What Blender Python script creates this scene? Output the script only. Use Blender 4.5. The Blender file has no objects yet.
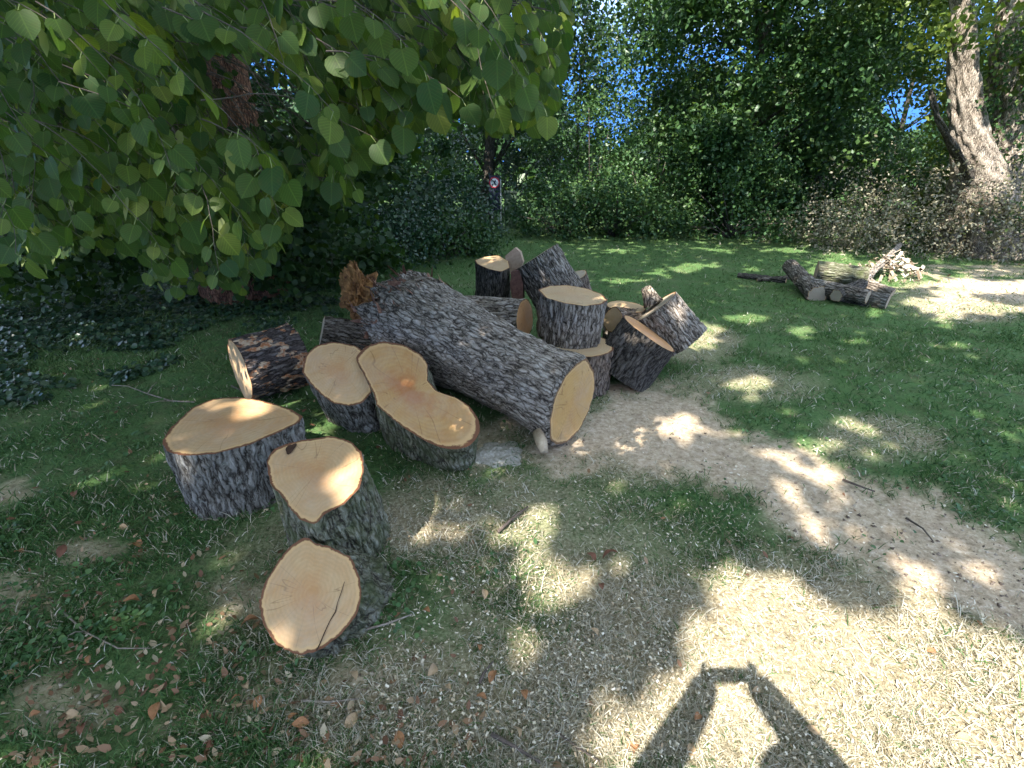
import bpy, math, random
import numpy as np
from mathutils import Vector, Matrix, noise

random.seed(7)
RNG = np.random.default_rng(7)
SC = bpy.context.scene
COL = SC.collection
R = math.radians

# ------------------------------------------------------------------ camera geometry
CAMZ, PITCH, F = 1.6, R(24.0), 500.0
CP, SP = math.cos(PITCH), math.sin(PITCH)

def ray(px, py):
    r = (px - 512) / F; u = (384 - py) / F
    return Vector((r, CP + u * SP, -SP + u * CP))

def onz(px, py, z=0.0):
    d = ray(px, py); t = (z - CAMZ) / d.z
    return Vector((d.x * t, d.y * t, z))

def ony(px, py, y):
    d = ray(px, py); t = y / d.y
    return Vector((d.x * t, y, CAMZ + d.z * t))

def to_pix(P):
    P = np.asarray(P, float)
    x, y, z = P[..., 0], P[..., 1], P[..., 2] - CAMZ
    dep = y * CP - z * SP
    up = y * SP + z * CP
    d = np.where(dep > 0.05, dep, 0.05)
    px = 512 + F * x / d; py = 384 - F * up / d
    bad = dep <= 0.05
    return np.where(bad, -9999, px), np.where(bad, 9999, py)

ANTI = ray(728, 670).normalized()           # where the photographer's own shadow falls
SUN = -ANTI

# ------------------------------------------------------------------ helpers
def tag(o, label=None, cat=None, group=None, kind=None):
    if label: o['label'] = label
    if cat: o['category'] = cat
    if group: o['group'] = group
    if kind: o['kind'] = kind
    return o

def empty(name, loc=(0, 0, 0), mat=None):
    o = bpy.data.objects.new(name, None)
    COL.objects.link(o)
    o.empty_display_size = 0.1
    if mat is not None: o.matrix_world = mat
    else: o.location = loc
    return o

def mesh(name, V, Fc, mat=None, parent=None, attrs=None, smooth=False, mats=None, midx=None):
    V = np.asarray(V, np.float32).reshape(-1, 3)
    me = bpy.data.meshes.new(name)
    if isinstance(Fc, np.ndarray) and Fc.ndim == 2:
        n, k = Fc.shape
        me.vertices.add(len(V)); me.vertices.foreach_set('co', V.ravel())
        me.loops.add(n * k); me.loops.foreach_set('vertex_index', Fc.astype(np.int32).ravel())
        me.polygons.add(n); me.polygons.foreach_set('loop_start', np.arange(0, n * k, k, dtype=np.int32))
        me.update(calc_edges=True)
    else:
        me.from_pydata([tuple(v) for v in V], [], [tuple(int(i) for i in f) for f in Fc])
        me.update()
    if attrs:
        for an, av in attrs.items():
            a = me.attributes.new(an, 'FLOAT', 'POINT')
            a.data.foreach_set('value', np.asarray(av, np.float32).ravel())
    if smooth:
        me.polygons.foreach_set('use_smooth', np.ones(len(me.polygons), bool))
    if mats:
        for m in mats: me.materials.append(m)
        if midx is not None: me.polygons.foreach_set('material_index', np.asarray(midx, np.int32))
    elif mat: me.materials.append(mat)
    o = bpy.data.objects.new(name, me)
    COL.objects.link(o)
    if parent: o.parent = parent
    return o

class MB:
    """collects tubes, boxes and loose polygons into one mesh"""
    def __init__(s): s.V = []; s.F = []; s.n = 0
    def add(s, V, Fc):
        V = np.asarray(V, float).reshape(-1, 3)
        s.V.append(V); s.F += [tuple(i + s.n for i in f) for f in Fc]; s.n += len(V)
    def tube(s, pts, rad, sides=6, cap=True, jit=0.0):
        pts = [Vector(p) for p in pts]; n = len(pts)
        V = []; up = Vector((0.31, 0.17, 0.93))
        for i, p in enumerate(pts):
            t = (pts[min(i + 1, n - 1)] - pts[max(i - 1, 0)]).normalized()
            a = t.cross(up)
            if a.length < 1e-3: a = t.cross(Vector((1, 0, 0)))
            a.normalize(); b = t.cross(a)
            for k in range(sides):
                th = 2 * math.pi * k / sides
                r = rad[i] * (1 + jit * (random.random() - .5))
                V.append(p + (a * math.cos(th) + b * math.sin(th)) * r)
        Fc = []
        for i in range(n - 1):
            for k in range(sides):
                k2 = (k + 1) % sides
                Fc.append((i * sides + k, i * sides + k2, (i + 1) * sides + k2, (i + 1) * sides + k))
        if cap:
            Fc.append(tuple(range(sides - 1, -1, -1)))
            Fc.append(tuple(range((n - 1) * sides, n * sides)))
        s.add(V, Fc)
    def box(s, c, h, rot=None):
        c = Vector(c); V = []
        for x in (-1, 1):
            for y in (-1, 1):
                for z in (-1, 1):
                    v = Vector((x * h[0], y * h[1], z * h[2]))
                    if rot is not None: v = rot @ v
                    V.append(c + v)
        s.add(V, [(0, 1, 3, 2), (4, 6, 7, 5), (0, 4, 5, 1), (2, 3, 7, 6), (0, 2, 6, 4), (1, 5, 7, 3)])
    def build(s, name, mat, parent=None, smooth=False):
        return mesh(name, np.concatenate(s.V), s.F, mat, parent, smooth=smooth)

def unit(a): return a / np.maximum(np.linalg.norm(a, axis=-1, keepdims=True), 1e-9)

def frames(N, n=None):
    """random frame around each normal: X, Y in the leaf plane"""
    N = unit(N); r = RNG.normal(size=N.shape)
    X = unit(np.cross(r, N)); Y = np.cross(N, X)
    return X, Y, N

def inst(T, TF, P, X, Y, Z, S):
    T = np.asarray(T, float); k = len(T); n = len(P)
    S = np.asarray(S, float).reshape(-1, 1, 1)
    V = P[:, None, :] + S * (T[None, :, 0:1] * X[:, None, :] + T[None, :, 1:2] * Y[:, None, :] + T[None, :, 2:3] * Z[:, None, :])
    Fc = (np.asarray(TF)[None] + (np.arange(n) * k)[:, None, None]).reshape(-1, len(TF[0]))
    return V.reshape(-1, 3), Fc

KITE = [(0, 0, 0), (-.36, .42, .08), (0, 1, -.06), (.36, .42, .08)]
KITE_F = [(0, 2, 1), (0, 3, 2)]
ROUND = [(0, 0, 0), (-.40, .16, .05), (-.42, .60, .06), (0, 1.0, -.08), (.42, .60, .06), (.40, .16, .05)]
ROUND_F = [(0, 3, 2, 1), (0, 5, 4, 3)]
# heart-shaped lime leaf, with folded halves and a drawn-out tip
hh = [(0, .05), (.18, -.02), (.38, .07), (.50, .28), (.50, .52), (.38, .75), (.18, .90), (0, 1.02)]
HEART = [(x, y, .10 * abs(x) - .14 * y * y) for x, y in hh] + [(-x, y, .10 * abs(x) - .14 * y * y) for x, y in hh[1:-1]]
# fan triangulation from a midrib point on each side
HEART += [(0, .35, -.02), (0, .70, -.07)]
_r = list(range(8)); _l = [0, 8, 9, 10, 11, 12, 13, 7]
HEART_F = [(14, _r[0], _r[1]), (14, _r[1], _r[2]), (14, _r[2], _r[3]), (14, _r[3], _r[4]), (14, _r[4], 15), (15, _r[4], _r[5]), (15, _r[5], _r[6]), (15, _r[6], _r[7]),
           (14, _l[1], _l[0]), (14, _l[2], _l[1]), (14, _l[3], _l[2]), (14, _l[4], _l[3]), (14, 15, _l[4]), (15, _l[5], _l[4]), (15, _l[6], _l[5]), (15, _l[7], _l[6])]

# ------------------------------------------------------------------ materials
class NT:
    def __init__(s, name):
        s.m = bpy.data.materials.new(name); s.m.use_nodes = True
        s.t = s.m.node_tree; s.t.nodes.clear()
        s.out = s.t.nodes.new('ShaderNodeOutputMaterial')
    def n(s, typ, **kw):
        nd = s.t.nodes.new('ShaderNode' + typ)
        for k, v in kw.items():
            if k.startswith('i_'):
                key = k[2:]
                nd.inputs[int(key) if key.isdigit() else key.replace('_', ' ')].default_value = v
            else: setattr(nd, k, v)
        return nd
    def l(s, a, b): s.t.links.new(a, b)
    def attr(s, name): return s.n('Attribute', attribute_name=name).outputs['Fac']
    def obj(s, scale=(1, 1, 1)):
        c = s.n('TexCoord'); m = s.n('Mapping'); m.inputs['Scale'].default_value = scale
        s.l(c.outputs['Object'], m.inputs['Vector']); return m.outputs['Vector']
    def noise(s, vec, scale, detail=4, rough=.55, dist=0):
        nd = s.n('TexNoise'); nd.inputs['Scale'].default_value = scale; nd.inputs['Detail'].default_value = detail
        nd.inputs['Roughness'].default_value = rough; nd.inputs['Distortion'].default_value = dist
        if vec is not None: s.l(vec, nd.inputs['Vector'])
        return nd.outputs['Fac']
    def ramp(s, fac, stops):
        nd = s.n('ValToRGB'); e = nd.color_ramp.elements
        while len(e) < len(stops): e.new(.5)
        for el, (p, c) in zip(e, stops):
            el.position = p; el.color = (*c, 1) if len(c) == 3 else c
        s.l(fac, nd.inputs['Fac']); return nd.outputs['Color']
    def mix(s, fac, a, b, mode='MIX'):
        nd = s.n('MixRGB', blend_type=mode)
        for i, v in ((0, fac), (1, a), (2, b)):
            if isinstance(v, (int, float)): nd.inputs[i].default_value = v
            elif isinstance(v, tuple): nd.inputs[i].default_value = (*v, 1)
            else: s.l(v, nd.inputs[i])
        return nd.outputs['Color']
    def math(s, op, a, b=0.0, c=None):
        nd = s.n('Math', operation=op)
        for i, v in enumerate((a, b) if c is None else (a, b, c)):
            if isinstance(v, (int, float)): nd.inputs[i].default_value = v
            else: s.l(v, nd.inputs[i])
        return nd.outputs[0]
    def bump(s, h, strength=.5, dist=.01):
        nd = s.n('Bump'); nd.inputs['Strength'].default_value = strength; nd.inputs['Distance'].default_value = dist
        s.l(h, nd.inputs['Height']); return nd.outputs['Normal']
    def principled(s, col, rough=.85, normal=None, spec=.3):
        p = s.n('BsdfPrincipled')
        if isinstance(col, tuple): p.inputs['Base Color'].default_value = (*col, 1)
        else: s.l(col, p.inputs['Base Color'])
        if isinstance(rough, (int, float)): p.inputs['Roughness'].default_value = rough
        else: s.l(rough, p.inputs['Roughness'])
        p.inputs['Specular IOR Level'].default_value = spec
        if normal is not None: s.l(normal, p.inputs['Normal'])
        return p.outputs[0]
    def done(s, sh):
        s.l(sh, s.out.inputs['Surface']); return s.m

def mat_leaf(name, stops, trans=.35, gloss=.35, spec=.35, veins=False):
    t = NT(name)
    c = t.ramp(t.attr('rnd'), stops)
    if veins:
        lu = t.math('ABSOLUTE', t.attr('lu')); lv = t.attr('lv')
        mid = t.ramp(lu, [(.006, (1, 1, 1)), (.035, (0, 0, 0))])
        sv = t.math('SINE', t.math('MULTIPLY', t.math('SUBTRACT', lv, t.math('MULTIPLY', lu, .85)), 48.0))
        side = t.ramp(sv, [(.80, (0, 0, 0)), (.97, (.6, .6, .6))])
        c = t.mix(t.math('MAXIMUM', mid, side), c, t.mix(1.0, c, (1.7, 1.6, 1.5), 'MULTIPLY'))
        c = t.mix(t.ramp(t.noise(t.obj(), 90, 3), [(.5, (0, 0, 0)), (.8, (.4, .4, .4))]), c, (.10, .09, .025))
    p = t.principled(c, gloss, spec=spec)
    tr = t.n('BsdfTranslucent')
    t.l(t.mix(1.0, c, (1.25, 1.25, .55), 'MULTIPLY'), tr.inputs['Color'])
    mx = t.n('MixShader'); mx.inputs[0].default_value = trans
    t.l(p, mx.inputs[1]); t.l(tr.outputs[0], mx.inputs[2])
    return t.done(mx.outputs[0])

def mat_bark(name, ridge=(.38, .335, .285), mid=(.18, .148, .118), fiss=(.028, .022, .017), moss=0.0, flake=0.0, flakecol=(.46, .34, .22), lichen=.25):
    t = NT(name)
    v1 = t.obj((1, 1, 1)); v = t.obj((1, 1, .15))
    wv = t.n('TexNoise'); wv.inputs['Scale'].default_value = 14; wv.inputs['Detail'].default_value = 3; t.l(v1, wv.inputs['Vector'])
    vm = t.n('VectorMath', operation='MULTIPLY_ADD'); t.l(wv.outputs['Color'], vm.inputs[0]); vm.inputs[1].default_value = (.05, .05, .03); t.l(v, vm.inputs[2])
    vo = t.n('TexVoronoi', feature='DISTANCE_TO_EDGE'); vo.inputs['Scale'].default_value = 40; t.l(vm.outputs[0], vo.inputs['Vector'])
    vo2 = t.n('TexVoronoi', feature='DISTANCE_TO_EDGE'); vo2.inputs['Scale'].default_value = 95; t.l(vm.outputs[0], vo2.inputs['Vector'])
    n1 = t.noise(v, 70, 5, .7, .3); n2 = t.noise(t.obj((1, 1, .5)), 190, 4, .7)
    a = t.attr('ridge')
    p1 = t.math('MINIMUM', t.math('MULTIPLY', vo.outputs['Distance'], 3.4), 1.0)
    p2 = t.math('MINIMUM', t.math('MULTIPLY', vo2.outputs['Distance'], 3.0), 1.0)
    h = t.math('MULTIPLY_ADD', p1, .30, t.math('MULTIPLY_ADD', p2, .14, t.math('MULTIPLY_ADD', n1, .34, t.math('MULTIPLY_ADD', a, .20, t.math('MULTIPLY', n2, .22)))))
    c = t.ramp(h, [(.38, fiss), (.56, mid), (.84, ridge), (1.0, tuple(min(1, x * 1.5) for x in ridge))])
    big = t.noise(v1, 4, 4, .6)
    c = t.mix(t.ramp(big, [(.42, (.0, .0, .0)), (.75, (.6, .6, .6))]), c, t.mix(1.0, c, (.62, .55, .46), 'MULTIPLY'))
    oi = t.n('ObjectInfo'); rv = t.math('MULTIPLY_ADD', oi.outputs['Random'], .55, .72)
    cb = t.n('CombineColor'); 
    for q in range(3): t.l(rv, cb.inputs[q])
    c = t.mix(1.0, c, cb.outputs[0], 'MULTIPLY')
    if lichen:
        li = t.noise(v1, 20, 6, .75)
        c = t.mix(t.math('MULTIPLY', t.ramp(li, [(.56, (0, 0, 0)), (.66, (1, 1, 1))]), lichen), c, (.34, .35, .31))
    if moss:
        mo = t.noise(v1, 9, 5, .65)
        c = t.mix(t.math('MULTIPLY', t.ramp(mo, [(.40, (0, 0, 0)), (.62, (1, 1, 1))]), moss), c, (.075, .095, .035))
    if flake:
        fl = t.noise(t.obj((1, 1, .5)), 19, 3, .5, .4)
        c = t.mix(t.ramp(fl, [(.60 - flake * .1, (0, 0, 0)), (.63 - flake * .1, (1, 1, 1))]), c, t.ramp(t.noise(v1, 30), [(.4, (.30, .12, .05)), (.6, flakecol)]))
    nr = t.bump(h, 1.0, .02)
    return t.done(t.principled(c, .92, nr, .15))

def mat_wood(name, base=(.60, .46, .29), warm=(.56, .34, .16), stain=(.33, .12, .04), stain_amt=.35, bark=(.14, .06, .03), rim=.945, edge=(.52, .33, .15)):
    t = NT(name)
    rad = t.attr('rad'); v = t.obj()
    big = t.noise(v, 6, 4, .6, .5)
    ring = t.math('SINE', t.math('ADD', t.math('MULTIPLY', rad, 78.0), t.math('MULTIPLY', big, 5.0)))
    ring = t.math('MULTIPLY_ADD', ring, .5, .5)
    c = t.mix(t.ramp(big, [(.35, (0, 0, 0)), (.72, (1, 1, 1))]), base, warm)
    c = t.mix(t.math('MULTIPLY', t.math('MULTIPLY', ring, t.noise(v, 8, 3)), .50), c, tuple(x * .62 for x in base))
    # heart stain grows from the centre with ragged edges
    hs = t.math('SUBTRACT', t.math('MULTIPLY_ADD', t.noise(v, 11, 5, .65, .8), .9, .12), rad)
    c = t.mix(t.math('MULTIPLY', t.ramp(hs, [(.05, (0, 0, 0)), (.42, (1, 1, 1))]), stain_amt), c, stain)
    ox = t.n('SeparateXYZ'); t.l(v, ox.inputs[0])
    ang = t.math('ARCTAN2', ox.outputs[1], ox.outputs[0])
    oi = t.n('ObjectInfo')
    cv = t.n('CombineXYZ'); t.l(t.math('MULTIPLY', ang, 1.5), cv.inputs[0]); t.l(t.math('MULTIPLY', oi.outputs['Random'], 50.0), cv.inputs[1]); t.l(t.math('MULTIPLY', rad, .35), cv.inputs[2])
    ck = t.math('ABSOLUTE', t.math('SUBTRACT', t.noise(cv.outputs[0], 1.0, 2, .5), .5))
    ckm = t.math('MULTIPLY', t.ramp(ck, [(.001, (1, 1, 1)), (.006, (0, 0, 0))]), t.ramp(t.math('ADD', rad, t.math('MULTIPLY', t.noise(v, 5, 2), .5)), [(.45, (0, 0, 0)), (.62, (1, 1, 1))]))
    # saw marks: fine streaks all one way
    sv = t.n('TexNoise'); sv.inputs['Scale'].default_value = 2.5; t.l(v, sv.inputs['Vector'])
    sm_ = t.n('VectorMath', operation='MULTIPLY_ADD'); t.l(sv.outputs['Color'], sm_.inputs[0]); sm_.inputs[1].default_value = (14, 2, 0); t.l(t.obj((95, 3.5, 1)), sm_.inputs[2])
    saw = t.noise(sm_.outputs[0], 1.0, 3, .7)
    c = t.mix(t.math('MULTIPLY', t.ramp(saw, [(.45, (0, 0, 0)), (.75, (1, 1, 1))]), .40), c, tuple(x * .70 for x in base))
    c = t.mix(t.math('MULTIPLY', t.ramp(t.noise(v, 70, 4, .7), [(.5, (0, 0, 0)), (.8, (1, 1, 1))]), .18), c, tuple(x * .6 for x in warm))
    c = t.mix(t.math('MULTIPLY', ckm, .5), c, tuple(x * .25 for x in warm))
    gr = t.noise(v, 3.2, 5, .7)
    c = t.mix(t.math('MULTIPLY', t.ramp(gr, [(.45, (0, 0, 0)), (.7, (1, 1, 1))]), .3), c, (.46, .40, .31))
    # sapwood edge and the ring of inner bark
    rn = t.math('ADD', rad, t.math('MULTIPLY', t.math('SUBTRACT', t.noise(v, 13, 5, .7), .5), .13))
    c = t.mix(t.ramp(rn, [(rim - .06, (0, 0, 0)), (rim - .015, (.8, .8, .8))]), c, edge)
    c = t.mix(t.ramp(rn, [(rim, (0, 0, 0)), (rim + .018, (1, 1, 1))]), c, bark)
    nr = t.bump(t.math('ADD', saw, t.math('MULTIPLY', t.noise(v, 120, 3), .7)), .35, .004)
    return t.done(t.principled(c, .75, nr, .2))

def mat_plain(name, a, b, scale=20, rough=.85, bumpd=.004, spec=.25):
    t = NT(name); v = t.obj(); f = t.noise(v, scale, 5, .65)
    c = t.ramp(f, [(.32, a), (.7, b)])
    return t.done(t.principled(c, rough, t.bump(f, .5, bumpd), spec))

def mat_attr(name, stops, rough=.8, trans=0.0):
    t = NT(name); c = t.ramp(t.attr('rnd'), stops)
    p = t.principled(c, rough, spec=.2)
    if trans:
        tr = t.n('BsdfTranslucent'); t.l(c, tr.inputs['Color'])
        mx = t.n('MixShader'); mx.inputs[0].default_value = trans
        t.l(p, mx.inputs[1]); t.l(tr.outputs[0], mx.inputs[2]); p = mx.outputs[0]
    return t.done(p)

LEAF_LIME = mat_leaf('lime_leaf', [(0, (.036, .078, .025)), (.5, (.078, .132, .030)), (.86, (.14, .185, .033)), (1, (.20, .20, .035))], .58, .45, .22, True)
LEAF_LIME_SHADE = mat_leaf('lime_leaf_shaded', [(0, (.018, .042, .012)), (.5, (.036, .072, .017)), (1, (.075, .115, .024))], .45, .5, .3)  # darker copy of the lime leaf: interior shade put into the colour
LEAF_BRACT = mat_leaf('bract', [(0, (.12, .16, .04)), (1, (.28, .30, .11))], .5, .6)
LEAF_HIGH = mat_leaf('high_leaf', [(0, (.06, .12, .03)), (.5, (.085, .15, .04)), (1, (.12, .18, .05))], .55, .5, .3)  # unseen canopy leaf, bright and translucent to lift the light below
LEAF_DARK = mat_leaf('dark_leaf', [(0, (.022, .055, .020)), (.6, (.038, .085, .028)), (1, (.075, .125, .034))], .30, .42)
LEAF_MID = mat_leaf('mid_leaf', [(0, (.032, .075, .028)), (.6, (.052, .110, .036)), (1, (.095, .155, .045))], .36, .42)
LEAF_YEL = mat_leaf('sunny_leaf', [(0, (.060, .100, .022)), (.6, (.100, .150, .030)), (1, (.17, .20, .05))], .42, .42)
LEAF_IVY = mat_leaf('ivy_leaf', [(0, (.016, .042, .024)), (.7, (.032, .072, .036)), (1, (.085, .12, .06))], .2, .32, .5)
LEAF_DRY = mat_leaf('dry_leaf', [(0, (.10, .088, .058)), (.45, (.22, .20, .135)), (.78, (.38, .35, .25)), (1, (.11, .14, .05))], .25, .7)
LITTER = mat_leaf('litter_leaf', [(0, (.11, .050, .028)), (.4, (.20, .105, .055)), (.75, (.30, .20, .115)), (1, (.38, .32, .21))], .15, .7)
BARK_GREY = mat_bark('bark_grey')
BARK_PALE = mat_bark('bark_pale', (.36, .34, .305), (.18, .165, .14), (.035, .028, .022), lichen=.4)
BARK_MOSS = mat_bark('bark_mossy', (.27, .26, .20), (.13, .12, .08), moss=.65, lichen=.3)
BARK_FLAKE = mat_bark('bark_flaking', (.20, .17, .15), (.09, .07, .06), flake=.5, lichen=.1)
BARK_BROWN = mat_bark('bark_brown', (.36, .19, .115), (.19, .092, .055), (.04, .02, .012), lichen=.05)
BARK_TAN = mat_bark('bark_tan', (.30, .235, .185), (.15, .11, .082), lichen=.15)
BARK_DARK = mat_bark('bark_dark', (.17, .15, .13), (.08, .07, .058), (.015, .012, .01), lichen=.1)
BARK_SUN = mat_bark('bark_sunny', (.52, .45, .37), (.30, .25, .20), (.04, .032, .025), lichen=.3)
WOOD_PALE = mat_wood('wood_pale', (.47, .33, .185), (.42, .25, .115), stain_amt=.12)
WOOD_CREAM = mat_wood('wood_cream', (.48, .32, .165), (.42, .22, .085), stain=(.38, .16, .05), stain_amt=.5)
WOOD_STAIN = mat_wood('wood_stained', (.45, .27, .11), (.38, .18, .06), stain=(.32, .10, .03), stain_amt=.75)
WOOD_GOLD = mat_wood('wood_golden', (.48, .29, .105), (.42, .22, .075), stain_amt=.15, bark=(.18, .10, .05))
WOOD_RED = mat_wood('wood_orange', (.50, .26, .11), (.44, .20, .08), stain=(.30, .10, .03), stain_amt=.3)
WOOD_GREY = mat_wood('wood_weathered', (.40, .33, .24), (.33, .25, .17), stain_amt=.1)
SPLIT_PALE = mat_plain('split_wood_pale', (.30, .22, .14), (.50, .40, .28), 30, .85)
ROTTEN = mat_plain('rotten_wood', (.10, .04, .018), (.48, .24, .085), 16, .9, .03)
TORN = mat_plain('torn_bark', (.10, .038, .025), (.36, .20, .13), 30, .9, .01)
CRACK = mat_plain('crack_dark', (.03, .015, .008), (.06, .03, .015), 40)
TWIG = mat_plain('twig_bark', (.13, .10, .075), (.30, .26, .21), 40)
TWIG_DARK = mat_plain('twig_bark_dark', (.05, .038, .03), (.13, .10, .08), 40)
SAWDUST = mat_plain('sawdust', (.24, .21, .165), (.46, .43, .37), 60, .95, .006)

# ------------------------------------------------------------------ world, sun, camera
w = bpy.data.worlds.new('World'); SC.world = w; w.use_nodes = True
bg = w.node_tree.nodes['Background']
sky = w.node_tree.nodes.new('ShaderNodeTexSky'); sky.sky_type = 'NISHITA'; sky.sun_disc = False
EL = math.asin(SUN.z); AZ = math.atan2(SUN.x, SUN.y)
sky.sun_elevation = EL; sky.sun_rotation = AZ
sky.air_density = 1.0; sky.dust_density = .3; sky.ozone_density = 2.0
hs = w.node_tree.nodes.new('ShaderNodeHueSaturation'); hs.inputs['Saturation'].default_value = .60
w.node_tree.links.new(sky.outputs[0], hs.inputs['Color']); 
wt = w.node_tree
tc = wt.nodes.new('ShaderNodeTexCoord'); sx = wt.nodes.new('ShaderNodeSeparateXYZ'); mr = wt.nodes.new('ShaderNodeMapRange'); mxs = wt.nodes.new('ShaderNodeMixRGB')
mr.inputs['From Min'].default_value = .16; mr.inputs['From Max'].default_value = .50
wt.links.new(tc.outputs['Generated'], sx.inputs[0]); wt.links.new(sx.outputs[2], mr.inputs['Value']); wt.links.new(mr.outputs[0], mxs.inputs[0])
mxs.inputs[1].default_value = (.15, .48, 1.45, 1)
wt.links.new(hs.outputs[0], mxs.inputs[2]); wt.links.new(mxs.outputs[0], bg.inputs[0]); bg.inputs[1].default_value = 0.15
sl = bpy.data.lights.new('sun', 'SUN'); sl.energy = 2.2; sl.angle = R(.53); sl.color = (1.0, .955, .885)
so = bpy.data.objects.new('sun', sl); COL.objects.link(so)
so.rotation_euler = ANTI.to_track_quat('-Z', 'Y').to_euler(); so.location = SUN * 30

cam = bpy.data.cameras.new('camera'); cam.sensor_width = 36; cam.lens = F / 1024 * 36
cam.clip_start = .05; cam.clip_end = 2000
co = bpy.data.objects.new('camera', cam); COL.objects.link(co)
co.location = (0, 0, CAMZ); co.rotation_euler = (math.pi / 2 - PITCH, 0, 0)
SC.camera = co
vs = SC.view_settings
vs.view_transform = 'Standard'; vs.look = 'None'; vs.gamma = 1; vs.use_curve_mapping = False
vs.exposure = 3.15
SC.cycles.max_bounces = 7; SC.cycles.diffuse_bounces = 4; SC.cycles.transmission_bounces = 5
SC.cycles.use_denoising = True
SC.cycles.sample_clamp_indirect = 6

# ------------------------------------------------------------------ image-space maps laid on the ground
def ell(px, py, c):
    cx, cy, rx, ry = c[:4]; a = R(c[4]) if len(c) > 4 else 0
    dx, dy = px - cx, py - cy
    u = (dx * math.cos(a) + dy * math.sin(a)) / rx; v = (-dx * math.sin(a) + dy * math.cos(a)) / ry
    return u * u + v * v

def inpoly(px, py, poly):
    px = np.asarray(px, float); py = np.asarray(py, float)
    ins = np.zeros(px.shape, bool); n = len(poly); j = n - 1
    for i in range(n):
        xi, yi = poly[i]; xj, yj = poly[j]
        with np.errstate(divide='ignore', invalid='ignore'):
            c = ((yi > py) != (yj > py)) & (px < (xj - xi) * (py - yi) / (yj - yi + 1e-12) + xi)
        ins ^= c; j = i
    return ins

class VNoise:
    """fast value noise on a lattice for numpy arrays"""
    def __init__(s, seed): s.t = np.random.default_rng(seed).random((256, 256))
    def __call__(s, x, y):
        xi = np.floor(x).astype(int); yi = np.floor(y).astype(int); fx = x - xi; fy = y - yi
        fx = fx * fx * (3 - 2 * fx); fy = fy * fy * (3 - 2 * fy); t = s.t
        g = lambda a, b: t[a % 256, b % 256]
        return (g(xi, yi) * (1 - fx) + g(xi + 1, yi) * fx) * (1 - fy) + (g(xi, yi + 1) * (1 - fx) + g(xi + 1, yi + 1) * fx) * fy
    def fbm(s, x, y, o=4):
        r = 0; a = .5; 
        for i in range(o): r = r + a * s(x * 2 ** i + 17 * i, y * 2 ** i + 31 * i); a *= .5
        return r / (1 - .5 ** o)
VA, VB, VC = VNoise(1), VNoise(2), VNoise(3)

SOIL_POLY = [(596, 392), (660, 388), (700, 398), (745, 428), (800, 448), (870, 478), (930, 498), (1024, 545), (1200, 640), (1700, 900), (1700, 1100), (1200, 760), (1024, 640),
             (960, 605), (900, 590), (840, 565), (790, 535), (740, 500), (690, 478), (640, 462), (600, 452), (560, 462), (520, 450), (560, 430), (590, 420)]
SOIL_ELL = [(495, 452, 34, 22), (560, 465, 45, 12), (975, 283, 75, 14), (1050, 288, 80, 20), (10, 600, 36, 24), (60, 690, 50, 26), (90, 545, 50, 16), (200, 720, 50, 16), (20, 480, 30, 14),
            (260, 590, 40, 20), (380, 690, 40, 22), (270, 700, 60, 18)]
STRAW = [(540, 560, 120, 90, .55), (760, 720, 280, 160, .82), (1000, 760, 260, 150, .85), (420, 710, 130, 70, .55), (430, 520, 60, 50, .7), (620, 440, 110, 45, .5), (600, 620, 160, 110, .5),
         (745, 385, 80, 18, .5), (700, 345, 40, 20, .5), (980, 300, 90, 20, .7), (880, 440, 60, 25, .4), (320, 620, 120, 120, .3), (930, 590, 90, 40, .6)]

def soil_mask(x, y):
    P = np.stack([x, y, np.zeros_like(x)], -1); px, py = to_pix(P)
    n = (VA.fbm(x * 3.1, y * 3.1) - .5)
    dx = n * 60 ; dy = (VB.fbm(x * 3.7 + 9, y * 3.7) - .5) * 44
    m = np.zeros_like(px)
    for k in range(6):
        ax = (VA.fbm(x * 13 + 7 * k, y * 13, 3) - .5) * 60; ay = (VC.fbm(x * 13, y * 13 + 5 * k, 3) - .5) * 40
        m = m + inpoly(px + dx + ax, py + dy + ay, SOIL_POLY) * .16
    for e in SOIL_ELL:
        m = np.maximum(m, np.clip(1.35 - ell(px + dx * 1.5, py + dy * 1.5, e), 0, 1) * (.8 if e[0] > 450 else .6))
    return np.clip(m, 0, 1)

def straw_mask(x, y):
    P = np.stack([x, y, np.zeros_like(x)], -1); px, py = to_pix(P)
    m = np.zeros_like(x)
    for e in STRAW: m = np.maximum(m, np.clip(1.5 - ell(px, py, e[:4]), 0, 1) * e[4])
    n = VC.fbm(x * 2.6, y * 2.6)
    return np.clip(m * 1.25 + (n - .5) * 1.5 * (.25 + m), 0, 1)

def gh(x, y):
    return (VA.fbm(x * .9, y * .9) - .5) * .07 + (VB.fbm(x * 5, y * 5, 3) - .5) * .022

# ---- the ground: one sheet from under the photographer to the horizon
def axis(lo, hi, step, far):
    a = list(np.arange(lo, hi + 1e-6, step)); s = step; v = a[-1]
    while v < far: s *= 1.25; v += s; a.append(v)
    s = step; v = a[0]
    while v > -far: s *= 1.25; v -= s; a.insert(0, v)
    return np.array(a)
gx = axis(-4.5, 6.5, .05, 900); gy = axis(.3, 8.5, .05, 900)
GX, GY = np.meshgrid(gx, gy); nx, ny = len(gx), len(gy)
near = np.clip(1.3 - np.hypot(GX, GY - 4) / 60, 0, 1)
GZ = gh(GX, GY) * near
ii = np.arange(nx * ny).reshape(ny, nx)
gf = np.stack([ii[:-1, :-1], ii[:-1, 1:], ii[1:, 1:], ii[1:, :-1]], -1).reshape(-1, 4)
t = NT('ground_soil_and_grass')
v = t.obj()
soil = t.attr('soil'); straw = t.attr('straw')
nf = t.noise(v, 60, 6, .7); nm = t.noise(v, 9, 5, .6); nb = t.noise(v, 1.3, 4, .6)
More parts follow.
